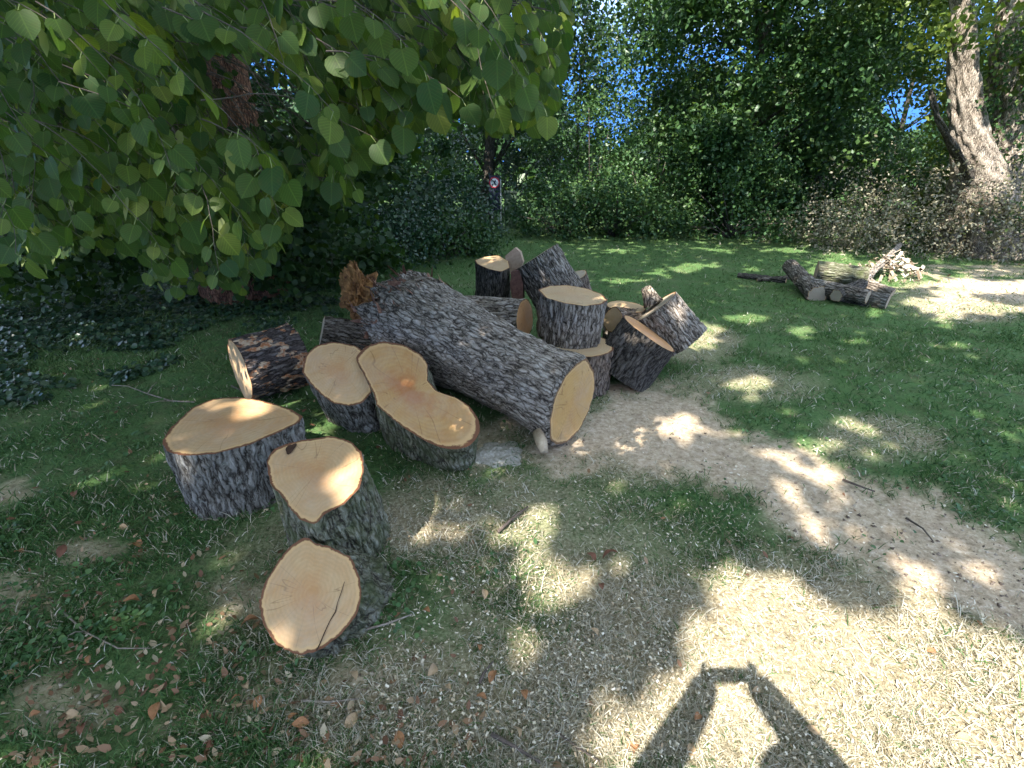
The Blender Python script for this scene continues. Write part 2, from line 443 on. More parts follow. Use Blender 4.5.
green = t.ramp(nf, [(.3, (.032, .058, .022)), (.55, (.078, .145, .048)), (.75, (.13, .18, .07))])
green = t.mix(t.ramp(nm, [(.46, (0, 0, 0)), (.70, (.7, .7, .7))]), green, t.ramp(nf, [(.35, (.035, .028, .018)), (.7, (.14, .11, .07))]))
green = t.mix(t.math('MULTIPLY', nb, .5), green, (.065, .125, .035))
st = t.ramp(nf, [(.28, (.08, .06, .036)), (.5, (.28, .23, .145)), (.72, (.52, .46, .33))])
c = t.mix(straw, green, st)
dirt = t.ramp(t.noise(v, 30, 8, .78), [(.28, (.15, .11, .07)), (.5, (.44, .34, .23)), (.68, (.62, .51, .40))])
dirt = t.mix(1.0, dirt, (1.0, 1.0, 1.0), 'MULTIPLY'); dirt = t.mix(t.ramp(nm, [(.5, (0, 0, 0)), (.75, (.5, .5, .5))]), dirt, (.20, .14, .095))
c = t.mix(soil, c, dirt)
nr = t.bump(t.math('ADD', nf, t.math('MULTIPLY', nm, .8)), .7, .02)
GROUND = t.done(t.principled(c, .95, nr, .1))
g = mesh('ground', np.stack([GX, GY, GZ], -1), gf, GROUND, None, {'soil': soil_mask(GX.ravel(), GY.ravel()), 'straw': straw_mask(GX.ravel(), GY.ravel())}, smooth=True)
tag(g, kind='structure', label='mown lawn with worn patches and a bare sawdust strewn path', cat='ground')

# ---- scatter points on the ground by distance
def scatter(n, ymin, ymax, power=1.0, xmarg=1.08):
    """points uniform in the picture, so density falls with distance"""
    n = int(n * 1.75); px = RNG.uniform(-380, 1420, n * 2); py = RNG.uniform(0, 1, n * 2)
    y0 = to_pix(np.array([0, ymax, 0.]))[1]; y1 = 960
    py = y0 + (y1 - y0) * py ** power
    r = (px - 512) / F; u = (384 - py) / F
    dz = -SP + u * CP; tt = -CAMZ / dz
    x, y = r * tt, (CP + u * SP) * tt
    k = (y > ymin - .22) & (y < ymax)
    return x[k][:n], y[k][:n]

# grass blades, a near set and a finer far set
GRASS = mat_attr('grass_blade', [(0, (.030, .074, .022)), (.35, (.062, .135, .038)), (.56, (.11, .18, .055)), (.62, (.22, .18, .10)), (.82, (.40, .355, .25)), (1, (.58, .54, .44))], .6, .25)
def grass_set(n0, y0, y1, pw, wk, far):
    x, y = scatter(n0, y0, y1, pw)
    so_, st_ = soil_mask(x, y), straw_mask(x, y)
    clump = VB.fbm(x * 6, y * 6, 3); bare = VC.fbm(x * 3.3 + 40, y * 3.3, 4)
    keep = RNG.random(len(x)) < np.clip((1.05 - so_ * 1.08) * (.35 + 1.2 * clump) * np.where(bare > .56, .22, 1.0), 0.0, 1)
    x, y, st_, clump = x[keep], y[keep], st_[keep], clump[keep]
    dist = np.hypot(x, y); n = len(x)
    h = (.016 + .034 * RNG.random(n) ** 1.6) * (.55 + .9 * clump) * (1 + .07 * dist)
    tall = RNG.random(n) < .02; h[tall] *= 1.9
    wd = .0020 + wk * dist * RNG.uniform(.6, 1.2, n)
    P = np.stack([x, y, gh(x, y) - .004], -1)
    az = RNG.uniform(0, 2 * math.pi, n); lean = RNG.uniform(.15, 1.5, n) + st_ * .5
    U = unit(np.stack([np.cos(az) * lean, np.sin(az) * lean, np.ones(n)], -1))
    W = unit(np.cross(U, RNG.normal(size=U.shape)))
    L2 = unit(U + np.stack([np.cos(az), np.sin(az), -.2 * np.ones(n)], -1) * .5)
    a0 = P - W * wd[:, None] / 2; a1 = P + W * wd[:, None] / 2
    m0 = P + U * (h * .55)[:, None]; b0 = m0 - W * wd[:, None] * .38; b1 = m0 + W * wd[:, None] * .38
    tip = m0 + L2 * (h * .5)[:, None]
    V = np.stack([a0, a1, b1, b0, tip], 1).reshape(-1, 3)
    base = (np.arange(n) * 5)[:, None]
    tri = np.concatenate([base + np.array([[0, 1, 2]]), base + np.array([[0, 2, 3]]), base + np.array([[3, 2, 4]])], 0)
    isst = RNG.random(n) < np.clip(st_ * .85 + (.03 if far else .12), 0, .93)
    rv = np.where(isst, .62 + .38 * RNG.random(n), .56 * RNG.random(n))
    if far: rv = np.where(isst, rv, np.clip(.33 + .36 * VA.fbm(x * 1.5, y * 1.5) + RNG.normal(0, .1, n), 0, .57))
    g = mesh('grass', V, tri, GRASS, None, {'rnd': np.repeat(rv, 5)})
    tag(g, 'short green lawn grass stretching to the wood edge' if far else 'short near grass mixed with dry straw blades', 'grass', kind='stuff')
grass_set(300000, .45, 7.0, .62, .0011, False)
grass_set(190000, 4.0, 13.5, 1.1, .0010, True)

# wood chips and sawdust flakes
x, y = scatter(60000, .45, 6.5, .75)
so_, st_ = soil_mask(x, y), straw_mask(x, y)
px, py = to_pix(np.stack([x, y, x * 0], -1))
prox = np.clip(1.5 - ell(px, py, (600, 560, 230, 140)), 0, 1)
keep = RNG.random(len(x)) < np.clip(.06 + .55 * st_ + .25 * so_ + .5 * prox - .55 * (px < 380), .02, 1) * np.clip(VA.fbm(x * 4, y * 4) * 1.6 - .2, 0, 1)
x, y = x[keep], y[keep]; n = len(x)
dist = np.hypot(x, y)
P = np.stack([x, y, gh(x, y) + RNG.uniform(.002, .022, n)], -1)
N = unit(np.stack([RNG.normal(0, .45, n), RNG.normal(0, .45, n), np.ones(n)], -1))
X, Y, Z = frames(N)
CH = [(-.3, -.5, 0), (.3, -.45, .04), (.34, .5, 0), (-.22, .55, .06)]
Vc, Fc = inst(CH, [(0, 1, 2, 3)], P, X * RNG.uniform(.4, 1.1, (n, 1)), Y, Z, (.0045 + .008 * RNG.random(n) ** 2) * (1 + .12 * dist))
CHIP = mat_attr('wood_chip', [(0, (.34, .25, .15)), (.5, (.50, .42, .29)), (1, (.66, .60, .48))], .85)
g = mesh('wood_chips', Vc, Fc, CHIP, None, {'rnd': np.repeat(RNG.random(n), 4)})
tag(g, 'pale sawdust flakes and small wood chips strewn over the grass', 'wood chips', kind='stuff')

# crumbs of dark earth and gravel on the bare path
x, y = scatter(40000, .8, 8, .7)
keep = RNG.random(len(x)) < soil_mask(x, y) * .30
x, y = x[keep], y[keep]; n = len(x)
P = np.stack([x, y, gh(x, y) + .001], -1)
X, Y, Z = frames(RNG.normal(size=(n, 3)))
TET = [(-.5, -.3, -.3), (.5, -.3, -.3), (0, .6, -.3), (0, 0, .5)]
Vc, Fc = inst(TET, [(0, 2, 1), (0, 1, 3), (1, 2, 3), (2, 0, 3)], P, X, Y, Z, (.004 + .014 * RNG.random(n) ** 3) * (1 + .08 * np.hypot(x, y)))
g = mesh('soil_crumbs', Vc, Fc, mat_attr('soil_crumb', [(0, (.09, .065, .05)), (.6, (.27, .21, .16)), (1, (.42, .36, .28))], .95), None, {'rnd': np.repeat(RNG.random(n), 4)})
tag(g, 'loose soil crumbs and bits of bark on the bare path', 'soil', kind='stuff')

# clover and other broad-leaved weeds in the lawn
x, y = scatter(46000, .45, 7.5, .7)
px, py = to_pix(np.stack([x, y, x * 0], -1))
cl_ = VA.fbm(x * 3.4 + 60, y * 3.4)
keep = RNG.random(len(x)) < np.clip((cl_ - .50) * 5, 0, 1) * np.where(px < 420, .9, .45) * (1 - .9 * soil_mask(x, y)) * np.clip(1 - 1.6 * straw_mask(x, y), 0, 1)
x, y = x[keep], y[keep]; n = len(x)
P = np.stack([x, y, gh(x, y) + RNG.uniform(.008, .035, n)], -1)
X, Y, Z = frames(unit(np.stack([RNG.normal(0, .4, n), RNG.normal(0, .4, n), np.ones(n)], -1)))
Vc, Fc = inst(ROUND, ROUND_F, P, X, Y, Z, RNG.uniform(.010, .024, n) * (1 + .08 * np.hypot(x, y)))
g = mesh('lawn_weeds', Vc, Fc, mat_leaf('weed_leaf', [(0, (.035, .085, .028)), (.6, (.06, .13, .04)), (1, (.11, .18, .06))], .3, .5), None, {'rnd': np.repeat(RNG.random(n), 6)})
tag(g, 'small round-leaved clover and weeds in the lawn', 'weeds', kind='stuff')

# leaf litter (uncounted), mostly on the left and among the stumps
LF = [(0, 0, 0), (-.24, .25, .10), (-.22, .65, .04), (0, 1, .12), (.22, .65, .10), (.24, .25, .02)]
x, y = scatter(9000, .45, 7.5, .8)
px, py = to_pix(np.stack([x, y, x * 0], -1))
keep = RNG.random(len(x)) < np.where(px < 480, .55, .06) * np.clip(VB.fbm(x * 2.2, y * 2.2) * 2.4 - .75, 0, 1) * np.where(py < 340, .5, 1)
x, y = x[keep], y[keep]; n = len(x)
P = np.stack([x, y, gh(x, y) + .012], -1)
X, Y, Z = frames(unit(np.stack([RNG.normal(0, .5, n), RNG.normal(0, .5, n), np.ones(n)], -1)))
Vc, Fc = inst(LF, ROUND_F, P, X, Y, Z, RNG.uniform(.015, .043, n))
g = mesh('leaf_litter', Vc, Fc, LITTER, None, {'rnd': np.repeat(RNG.random(n), 6)})
tag(g, 'brown and tan leaf litter scattered through the grass', 'leaf litter', kind='stuff')

# low ivy and ground elder under the lime tree on the left
x = RNG.uniform(-9, -.2, 95000); y = RNG.uniform(1.4, 9.5, 95000)
px, py = to_pix(np.stack([x, y, x * 0], -1))
edge = 395 - .28 * np.clip(px, -200, 420) + (VA.fbm(x * 2, y * 2) - .5) * 120
keep = (py < edge) & (px < 380) & (px > -260) & (RNG.random(len(x)) < np.clip(VC.fbm(x * 1.7, y * 1.7) * 2.4 - .4, .15, 1))
x, y = x[keep], y[keep]; n = len(x)
P = np.stack([x, y, gh(x, y) + RNG.uniform(.01, .11, n) * VB.fbm(x * 3, y * 3)], -1)
X, Y, Z = frames(unit(np.stack([RNG.normal(0, .45, n), RNG.normal(-.2, .45, n), np.ones(n)], -1)))
Vc, Fc = inst(ROUND, ROUND_F, P, X, Y, Z, RNG.uniform(.028, .062, n))
g = mesh('ground_ivy', Vc, Fc, LEAF_IVY, None, {'rnd': np.repeat(RNG.random(n), 6)})
tag(g, 'dark low ivy carpeting the shaded ground under the lime tree', 'ground cover', kind='stuff')

# ------------------------------------------------------------------ logs
NA = 168
def polar(poly2, na=NA, sm=2):
    """radius by angle of a closed outline about its centroid"""
    p = np.array(poly2, float); c = p.mean(0)
    # area centroid
    x, y = p[:, 0], p[:, 1]; x1, y1 = np.roll(x, -1), np.roll(y, -1); cr = x * y1 - x1 * y; A = cr.sum() / 2
    c = np.array([((x + x1) * cr).sum(), ((y + y1) * cr).sum()]) / (6 * A)
    q = p - c
    th = np.linspace(0, 2 * math.pi, na, endpoint=False); r = np.zeros(na)
    for k, a in enumerate(th):
        d = np.array([math.cos(a), math.sin(a)]); best = 0
        for i in range(len(q)):
            a0, a1 = q[i], q[(i + 1) % len(q)]; e = a1 - a0
            den = d[0] * e[1] - d[1] * e[0]
            if abs(den) < 1e-12: continue
            tt = (a0[0] * e[1] - a0[1] * e[0]) / den; s = (a0[0] * d[1] - a0[1] * d[0]) / den
            if tt > 0 and -1e-6 <= s <= 1 + 1e-6: best = max(best, tt)
        r[k] = best
    r[r == 0] = r[r > 0].mean()
    for _ in range(sm): r = (np.roll(r, 1) + 2 * r + np.roll(r, -1)) / 4
    return r, c

def round_r(rad, irr=.06, seed=0, ecc=0.0):
    th = np.linspace(0, 2 * math.pi, NA, endpoint=False)
    r = rad * (1 + ecc * np.cos(2 * th + seed))
    for k in (2, 3, 4, 5, 7): r = r + rad * irr / k * np.cos(k * th + seed * 1.7 * k)
    return r

def basis(n, hint=(1, 0, 0)):
    Z = Vector(n).normalized(); X = Vector(hint) - Z * Vector(hint).dot(Z); X.normalize(); Y = Z.cross(X)
    return X, Y, Z

def log_mesh(r, L, flare=1.1, amp=.011, seed=0.0, shift=(0, 0), step=.013, freq=1.0, bulge=0.0):
    nz = max(10, int(L / step)); th = np.linspace(0, 2 * math.pi, NA, endpoint=False)
    rm = float(np.mean(r)); V = np.zeros((nz + 1, NA, 3)); RG = np.zeros((nz + 1, NA))
    for i in range(nz + 1):
        f = i / nz; z = -L * f
        s = 1 + (flare - 1) * f ** 1.4 + bulge * math.sin(math.pi * f)
        rr = r * (1 - .35 * min(1, f * 1.0)) + rm * .35 * min(1, f)      # outline relaxes towards round
        for k in range(NA):
            c, sn = math.cos(th[k]), math.sin(th[k])
            q = (c * rm * 34 * freq, sn * rm * 34 * freq, z * 9.0 * freq + seed * 7.3)
            w1 = noise.noise((q[0] * .5, q[1] * .5, q[2] * .8 + 5))
            n1 = noise.noise((q[0] + w1 * 1.2, q[1] + w1 * 1.2, q[2]))
            n2 = noise.noise((q[0] * 2.3, q[1] * 2.3, q[2] * 2.0))
            rid = min(1.0, abs(n1) * 2.3); rid = rid * .75 + .25 * (n2 * .5 + .5)
            low = noise.noise((c * 2.2, sn * 2.2, z * 3 + seed)) * .018
            d = (rid - .55) * amp * 1.5 * (.3 + .7 * min(1, f * 9)) + low * min(1, f * 3)
            RG[i, k] = rid
            R_ = rr[k] * s + d
            V[i, k] = (c * R_ + shift[0] * f, sn * R_ + shift[1] * f, z)
    return V, RG

def quads(nr, na, off=0):
    F_ = []
    for i in range(nr - 1):
        for k in range(na):
            k2 = (k + 1) % na
            F_.append((off + i * na + k, off + (i + 1) * na + k, off + (i + 1) * na + k2, off + i * na + k2))
    return np.array(F_)

def face_mesh(ring, name, mat, parent, up=1, seed=0, lip=.0):
    c = ring.mean(0); fr = [0.012, .1, .2, .3, .42, .54, .66, .77, .86, .92, .96, .985, 1.0]
    V = []; rad = []
    for f in fr:
        for k in range(len(ring)):
            p = c + (ring[k] - c) * f
            V.append((p[0], p[1], p[2] + noise.noise((p[0] * 9, p[1] * 9, seed)) * .004 * (f < .99)))
            rad.append(f)
    q = quads(len(fr), len(ring))
    if up < 0: q = q[:, ::-1]
    F_ = [tuple(a) for a in q]; cap = tuple(range(len(ring)))
    F_.append(cap if up > 0 else cap[::-1])
    return mesh(name, V, F_, mat, parent, {'rad': rad}, smooth=True)

def build_log(name, label, r, M, L, bark, wood, group=None, cat='log', both=True, wood2=None, parent=None, part_names=('bark', 'cut_face'), **kw):
    if parent is None:
        root = empty(name, mat=M); tag(root, label, cat, group); loc = Matrix()
    else: root = parent; loc = parent.matrix_world.inverted() @ M
    V, RG = log_mesh(r, L, **kw)
    b = mesh(part_names[0], V, quads(V.shape[0], NA), bark, root, {'ridge': RG.ravel()}, smooth=True)
    f = face_mesh(V[0], part_names[1], wood, root, 1, kw.get('seed', 0))
    parts = [b, f]
    if both: parts.append(face_mesh(V[-1], part_names[1], wood2 or wood, root, -1, kw.get('seed', 0) + 3))
    if parent is not None:
        for p in parts: p.matrix_local = loc
    return root, V, parts

def mat_from(c, n, hint=(1, 0, 0)):
    X, Y, Z = basis(n, hint)
    M = Matrix((X, Y, Z)).transposed().to_4x4(); M.translation = c
    return M

def traced(poly_px, cpx, z, n, hint=(1, 0, 0), sm=2):
    """an outline seen in the photo, laid on the plane of the cut: returns polar radius and matrix"""
    p0 = onz(cpx[0], cpx[1], z); nn = Vector(n).normalized(); X, Y, Z = basis(nn, hint); pts = []
    for a, b in poly_px:
        d = ray(a, b); tt = (p0 - Vector((0, 0, CAMZ))).dot(nn) / d.dot(nn)
        q = Vector((0, 0, CAMZ)) + d * tt - p0; pts.append((q.dot(X), q.dot(Y)))
    area = sum(pts[i][0] * pts[(i + 1) % len(pts)][1] - pts[(i + 1) % len(pts)][0] * pts[i][1] for i in range(len(pts)))
    if area < 0: pts = pts[::-1]
    r, c = polar(pts, sm=sm)
    return r, mat_from(p0 + X * c[0] + Y * c[1], nn, hint)

GL = 'sawn sections of the felled lime tree'
# A - broad upright round, front left
pA = [(161.7, 442.5), (169.5, 429), (193, 407), (214, 398.5), (236, 397), (255.5, 399.5), (271, 403), (290.6, 409.3), (303, 416), (300, 422), (277, 433), (247.6, 445.4), (214.5, 454), (185, 456), (167.6, 452)]
rA, MA = traced(pA, (230, 426), .37, (-.02, -.03, 1))
build_log('stump_section', 'broad upright log round with a wide teardrop-shaped pale top, leftmost at the front', rA, MA, .43, BARK_PALE, WOOD_CREAM, GL, seed=1, flare=.98, amp=.014)
# B - log on its side, bright split face to the left
nB = Vector((-.66, -.62, -.02)); cB = onz(240, 371, .27)
rootB, VB_, _ = build_log('log', 'log on its side with flaking striped bark and a bright end facing left', round_r(.222, .08, 2), mat_from(cB, nB, (0, 0, 1)), .40, BARK_FLAKE, WOOD_PALE, GL, seed=2, flare=1.06, amp=.016)
# C - tilted log behind A
pC = [(302, 372), (305, 356), (315.6, 345.5), (333, 341.5), (355, 345.5), (368, 354), (374, 372), (372, 392), (362, 403), (350, 406), (333.6, 403.5), (320, 393.7), (310, 383)]
rC, MC = traced(pC, (336, 374), .37, (-.10, -.44, .89))
build_log('log', 'leaning log with a round tan top between the broad round and the two-lobed slab', rC, MC, .46, BARK_PALE, WOOD_CREAM, GL, seed=3, flare=1.08)
# D - small dark section behind C
nD = Vector((-.85, -.30, .30)); cD = onz(322, 331, .30)
build_log('log', 'small dark blue-grey log lying beside the broken end of the big trunk', round_r(.135, .08, 4), mat_from(cD, nD, (0, 0, 1)), .38, BARK_GREY, WOOD_GREY, GL, seed=4)
# E - two-lobed slab
pE = [(355, 358), (364.6, 347), (381.7, 341), (403.7, 344.6), (420.8, 354.4), (427.6, 364), (427.6, 380), (438, 392), (455, 397), (469.6, 405.7), (479.4, 420), (479.4, 435), (469.6, 446), (455, 449.6), (438, 447), (420.8, 438.6), (403.7, 427.7), (386.6, 414), (376.9, 405.7), (374, 394.7), (365, 376.4)]
rE, ME = traced(pE, (414, 396), .34, (-.06, -.34, .94), sm=1)
rootE, VE, _ = build_log('forked_log_slab', 'thick slab with a peanut-shaped two-lobed cut face stained red in the middle', rE, ME, .36, BARK_MOSS, WOOD_STAIN, GL, seed=5, flare=1.0, amp=.012)
# F + G - forked section with two cut faces
pF = [(266, 462), (273, 450), (285, 444), (305, 439.5), (331, 436), (350.5, 441), (362, 452.6), (364, 469), (360, 488), (344, 504.7), (324.5, 514.5), (316, 524), (301.7, 521), (292, 511), (282, 496.5), (270.7, 485)]
rF, MF = traced(pF, (315, 480), .43, (.0, -.26, .965), sm=1)
pG = [(259, 602), (264, 583), (279, 560), (292, 544), (306.5, 536.6), (314.7, 543), (331, 547), (350.5, 557), (360, 576), (362, 596), (357, 615), (341, 635), (318, 651), (298, 655), (275.6, 645), (262.6, 625)]
rG, MG = traced(pG, (311, 597), .20, (-.04, -.50, .865), sm=1)
rootF, VF, _ = build_log('forked_log', 'mossy forked log with two pale cut faces, one above the other', rF, MF, .52, BARK_MOSS, WOOD_CREAM, GL, seed=6, flare=1.22, amp=.013)
build_log('x', None, rG, MG, .36, BARK_MOSS, WOOD_CREAM, parent=rootF, part_names=('limb_bark', 'limb_cut_face'), both=False, seed=7, flare=1.12, amp=.013, shift=(.03, .06))
bpy.context.view_layer.update()
# crack across the lower cut, and the dark hollow in the upper one
def on_plane(px, py, M, up=.002):
    nn = M.col[2].to_3d(); p0 = M.translation; d = ray(px, py); tt = (p0 - Vector((0, 0, CAMZ))).dot(nn) / d.dot(nn)
    return Vector((0, 0, CAMZ)) + d * tt + nn * up
def strip(pts, widths, M, name, mat, root, up=.0025):
    V = []; n = len(pts); P = [on_plane(a, b, M, up) for a, b in pts]; nn = M.col[2].to_3d()
    for i in range(n):
        t_ = (P[min(i + 1, n - 1)] - P[max(i - 1, 0)]).normalized(); s = t_.cross(nn)
        V += [P[i] + s * widths[i], P[i] - s * widths[i]]
    o = mesh(name, V, [(2 * i, 2 * i + 1, 2 * i + 3, 2 * i + 2) for i in range(n - 1)], mat, root)
    o.matrix_local = root.matrix_world.inverted(); return o
strip([(345, 582), (342, 592), (338, 603), (336, 612), (330, 622), (325, 633), (320, 645), (317, 651)], [.001, .0014, .0012, .0022, .0016, .002, .0022, .003], MG, 'crack', CRACK, rootF, .005)
hv = []
for k in range(16):
    a = 2 * math.pi * k / 16; ca, sa = math.cos(a) * 7, math.sin(a) * 3.6; rr_ = 1 + .2 * math.sin(3 * a + 1)
    hv.append(on_plane(291 + (ca * .7 + sa * .6) * rr_, 449.5 + (-ca * .65 + sa * .75) * rr_, MF, .006))
hc = sum(hv, Vector()) / 16
V_ = hv + [hc + (p - hc) * .55 - MF.col[2].to_3d() * .0015 for p in hv]
o = mesh('hollow', V_, [(k, (k + 1) % 16, 16 + (k + 1) % 16, 16 + k) for k in range(16)] + [tuple(range(16, 32))], CRACK, rootF); o.matrix_local = rootF.matrix_world.inverted()
# H - the big trunk
fH, bH = onz(572, 402, .285), onz(403, 318, .44)
axH = (fH - bH)
pH = [(586.8, 358), (594, 371.5), (594.9, 388.6), (589, 410.6), (579.5, 430), (567, 442), (557.5, 444.7), (550, 440), (550, 420), (555, 396), (565, 376), (577, 363)]
rH, MH = traced(pH, (572, 402), .285, (.78, -.62, .06), (0, 0, 1))
rootH, VH, _ = build_log('tree_trunk', 'long thick grey-barked tree trunk lying across the pile with a golden cut end', rH, MH, .02, BARK_GREY, WOOD_GOLD, GL, cat='trunk', both=False, seed=8, step=.01)
bpy.context.view_layer.update()
MHb = mat_from(MH.translation - axH.normalized() * .016, axH, (0, 0, 1))
V, RG = log_mesh(round_r(float(rH.mean()) * .98, .03, 3), axH.length - .02, 1.80, .012, 8.5, step=.017)
# blend the first rings into the sawn outline
Mi = MHb.inverted() @ MH
ring0 = np.array([list(Mi @ Vector(p)) for p in VH[-1]])
ang0 = np.arctan2(ring0[:, 1], ring0[:, 0]); order = np.argsort(ang0)
for i in range(0, 26):
    f = (i / 25.0); f = f * f * (3 - 2 * f)
    for k in range(NA):
        a = math.atan2(V[i, k, 1], V[i, k, 0])
        rr_ = np.interp(a, ang0[order], np.hypot(ring0[order, 0], ring0[order, 1]), period=2 * math.pi)
        z0 = np.interp(a, ang0[order], ring0[order, 2], period=2 * math.pi)
        cur = math.hypot(V[i, k, 0], V[i, k, 1]); nr_ = cur * f + (rr_ + (RG[i, k] - .55) * .02 * f) * (1 - f)
        V[i, k, 0] = math.cos(a) * nr_; V[i, k, 1] = math.sin(a) * nr_
        V[i, k, 2] += z0 * (1 - f)
# torn back end
nzH = V.shape[0]
for i in range(nzH - 16, nzH):
    f = (i - (nzH - 16)) / 15
    for k in range(NA):
        th = 2 * math.pi * k / NA
        j = noise.noise((math.cos(th) * 3.5, math.sin(th) * 3.5, 4.4)) + .6 * noise.noise((math.cos(th) * 11, math.sin(th) * 11, 1.0))
        V[i, k, 2] += f * j * .16
        V[i, k, :2] *= 1 - f * .10 * (1 + noise.noise((th * 3, i * .3, 0)))
o = mesh('bark', V, quads(nzH, NA), BARK_GREY, rootH, {'ridge': RG.ravel()}, smooth=True); o.matrix_local = rootH.matrix_world.inverted() @ MHb
# rotten broken wood closing the far end
ring = V[-1]; c = ring.mean(0); fr = [1, .92, .8, .66, .5, .34, .18, .04]; Vr = []
for q, f in enumerate(fr):
    for k in range(NA):
        p = c + (ring[k] - c) * f; th = 2 * math.pi * k / NA
        zz = ring[k][2] * f + c[2] * (1 - f)
        if q: zz += (noise.noise((p[0] * 14, p[1] * 14, 2)) + .6 * noise.noise((p[0] * 34, p[1] * 34, 7))) * .09 - .10 * (1 - f)
        Vr.append((p[0], p[1], zz))
qf = [tuple(a) for a in quads(len(fr), NA)[:, ::-1]]; qf.append(tuple(range((len(fr) - 1) * NA, len(fr) * NA))[::-1])
o = mesh('broken_end', Vr, qf, ROTTEN, rootH, smooth=False); o.matrix_local = rootH.matrix_world.inverted() @ MHb
# a lobe of orange rotten wood sticking out at the far end
def lump(name, c, rad, mat, root=None, seed=0, rough=.35, ax=(1, 1, 1), n=22, M=None, zs=1.0):
    V_ = []; F_ = []
    for i in range(n + 1):
        for k in range(2 * n):
            a = math.pi * i / n; b = math.pi * k / n
            d = Vector((math.sin(a) * math.cos(b), math.sin(a) * math.sin(b), math.cos(a)))
            q = Vector((d.x, d.y, d.z * zs)) * 2.0 + Vector((seed, seed * 2, 0))
            f = 1 + rough * (noise.noise(q) + .7 * noise.noise(q * 2.7) + .5 * noise.noise(q * 6))
            p = Vector((d.x * ax[0], d.y * ax[1], d.z * ax[2])) * rad * f
            if M is not None: p = M @ p
            V_.append(Vector(c) + p)
    for i in range(n):
        for k in range(2 * n):
            k2 = (k + 1) % (2 * n); F_.append((i * 2 * n + k, (i + 1) * 2 * n + k, (i + 1) * 2 * n + k2, i * 2 * n + k2))
    o_ = mesh(name, V_, F_, mat, root)
    if root: o_.matrix_local = root.matrix_world.inverted()
    return o_
cl = ony(359, 293, 4.15)
lump('rotten_lobe', cl, .165, ROTTEN, rootH, 3.7, .55, (.85, .8, 1.15), 34, None, .55)
mb = MB()
for k in range(170):        # torn shreds of bark along the broken rim
    p = MHb @ Vector(V[-1 - int(22 * random.random() ** 2), int(NA * random.random())])
    d = Vector((random.gauss(-.6, .5), random.gauss(.3, .5), random.gauss(.4, .6))).normalized(); s = random.uniform(.02, .075)
    a = d.cross(Vector((random.random(), random.random(), random.random()))).normalized() * s * random.uniform(.25, .6)
    mb.add([p - a, p + a, p + d * s * 1.3 + a * .5, p + d * s * 1.5 - a * .3, p + a.cross(d) * .25], [(0, 1, 2, 3), (0, 4, 1), (1, 4, 2), (2, 4, 3), (3, 4, 0)])
o = mb.build('torn_bark', TORN, rootH); o['kind'] = 'stuff'; o.matrix_local = rootH.matrix_world.inverted()
# flap of bark at the foot of the golden face
mb = MB(); mb.tube([on_plane(551, 436, MH, -.08), on_plane(546, 445, MH, -.03), on_plane(542, 451, MH, .015)], [.042, .034, .022], 12, jit=.12)
o = mb.build('wood_flap', SPLIT_PALE, rootH, True); o.matrix_local = rootH.matrix_world.inverted()

# I / J - two-storey stack
cI = onz(577, 346, .355)
build_log('log', 'short upright log under the tall round, with only a pale crescent of its top showing', round_r(.25, .05, 3), mat_from(cI + Vector((.03, .04, 0)), (.03, -.02, 1)), .39, BARK_TAN, WOOD_PALE, GL, seed=9, flare=1.0)
pJ = [(537.7, 289.5), (549, 285.7), (567, 285.0), (586.5, 288.2), (602, 294.0), (608, 300), (602, 304.5), (584.5, 306), (565, 303.6), (545.5, 297.5)]
rJ, MJ = traced(pJ, (573, 296), .70, (.05, -.05, 1))
build_log('log', 'tall round with ribbed bark and flat pale top, standing on another log', rJ, MJ, .345, BARK_GREY, WOOD_PALE, GL, seed=10, flare=.97, amp=.013)
# K - log lying behind the trunk
nK = Vector((.90, -.42, .08)); cK = ony(525, 319, 3.75)
build_log('log', 'log lying behind the big trunk with a narrow tan cut end beside the tall round', round_r(.155, .05, 5), mat_from(cK, nK, (0, 0, 1)), .52, BARK_GREY, WOOD_RED, GL, seed=11, wood2=None)
# L - upright at the back
pL = [(475, 260), (485, 256.4), (498.6, 255.4), (508.4, 261), (510, 268), (500.5, 272), (487, 268.5), (477, 264)]
cL = ony(493, 264, 4.9)
rL, ML = traced(pL, (493, 264), cL.z, (.02, -.06, 1))
build_log('log', 'dark upright log with a pale lit top at the very back of the pile', rL, ML, .66, BARK_DARK, WOOD_PALE, GL, seed=12, flare=1.05)
# M - tilted block
nM = Vector((-.52, .16, .83)); cM = ony(536, 257, 4.7)
build_log('log', 'grey block tipped up on its rim at the back of the pile', round_r(.225, .05, 6), mat_from(cM, nM), .44, BARK_GREY, WOOD_GREY, GL, seed=13, amp=.013)
# N - wedge
def wedge(name, label, pts_px, y, thick, mat, mat2, nm='split_face'):
    P = [ony(a, b, y) for a, b in pts_px]; n = len(P); c = sum(P, Vector()) / n
    root = empty(name, c); tag(root, label, 'wedge' if 'wedge' in name else 'log piece', 'split pieces in the log pile')
    Fr = [p - c for p in P]; Bk = [p - c + Vector((.02, thick, -.02)) for p in P]
    mesh('wood', Fr + Bk, [tuple(range(n))[::-1], tuple(range(n, 2 * n))] + [(k, (k + 1) % n, n + (k + 1) % n, n + k) for k in range(n)], mat, root)
    mesh(nm, [p * .985 + Vector((0, -.004, 0)) for p in Fr], [tuple(range(n))[::-1]], mat2, root)
    return root
SPLIT = mat_plain('split_wood', (.34, .22, .15), (.50, .37, .26), 30, .85)
SPLITR = mat_plain('split_wood_red', (.07, .03, .02), (.17, .085, .06), 30, .85)
wedge('wood_wedge', 'small pointed split wedge standing between the back upright log and the tipped block', [(505, 256), (515, 247.6), (520, 252), (523, 262), (518, 274), (509, 274)], 5.1, .16, SPLIT, SPLIT)
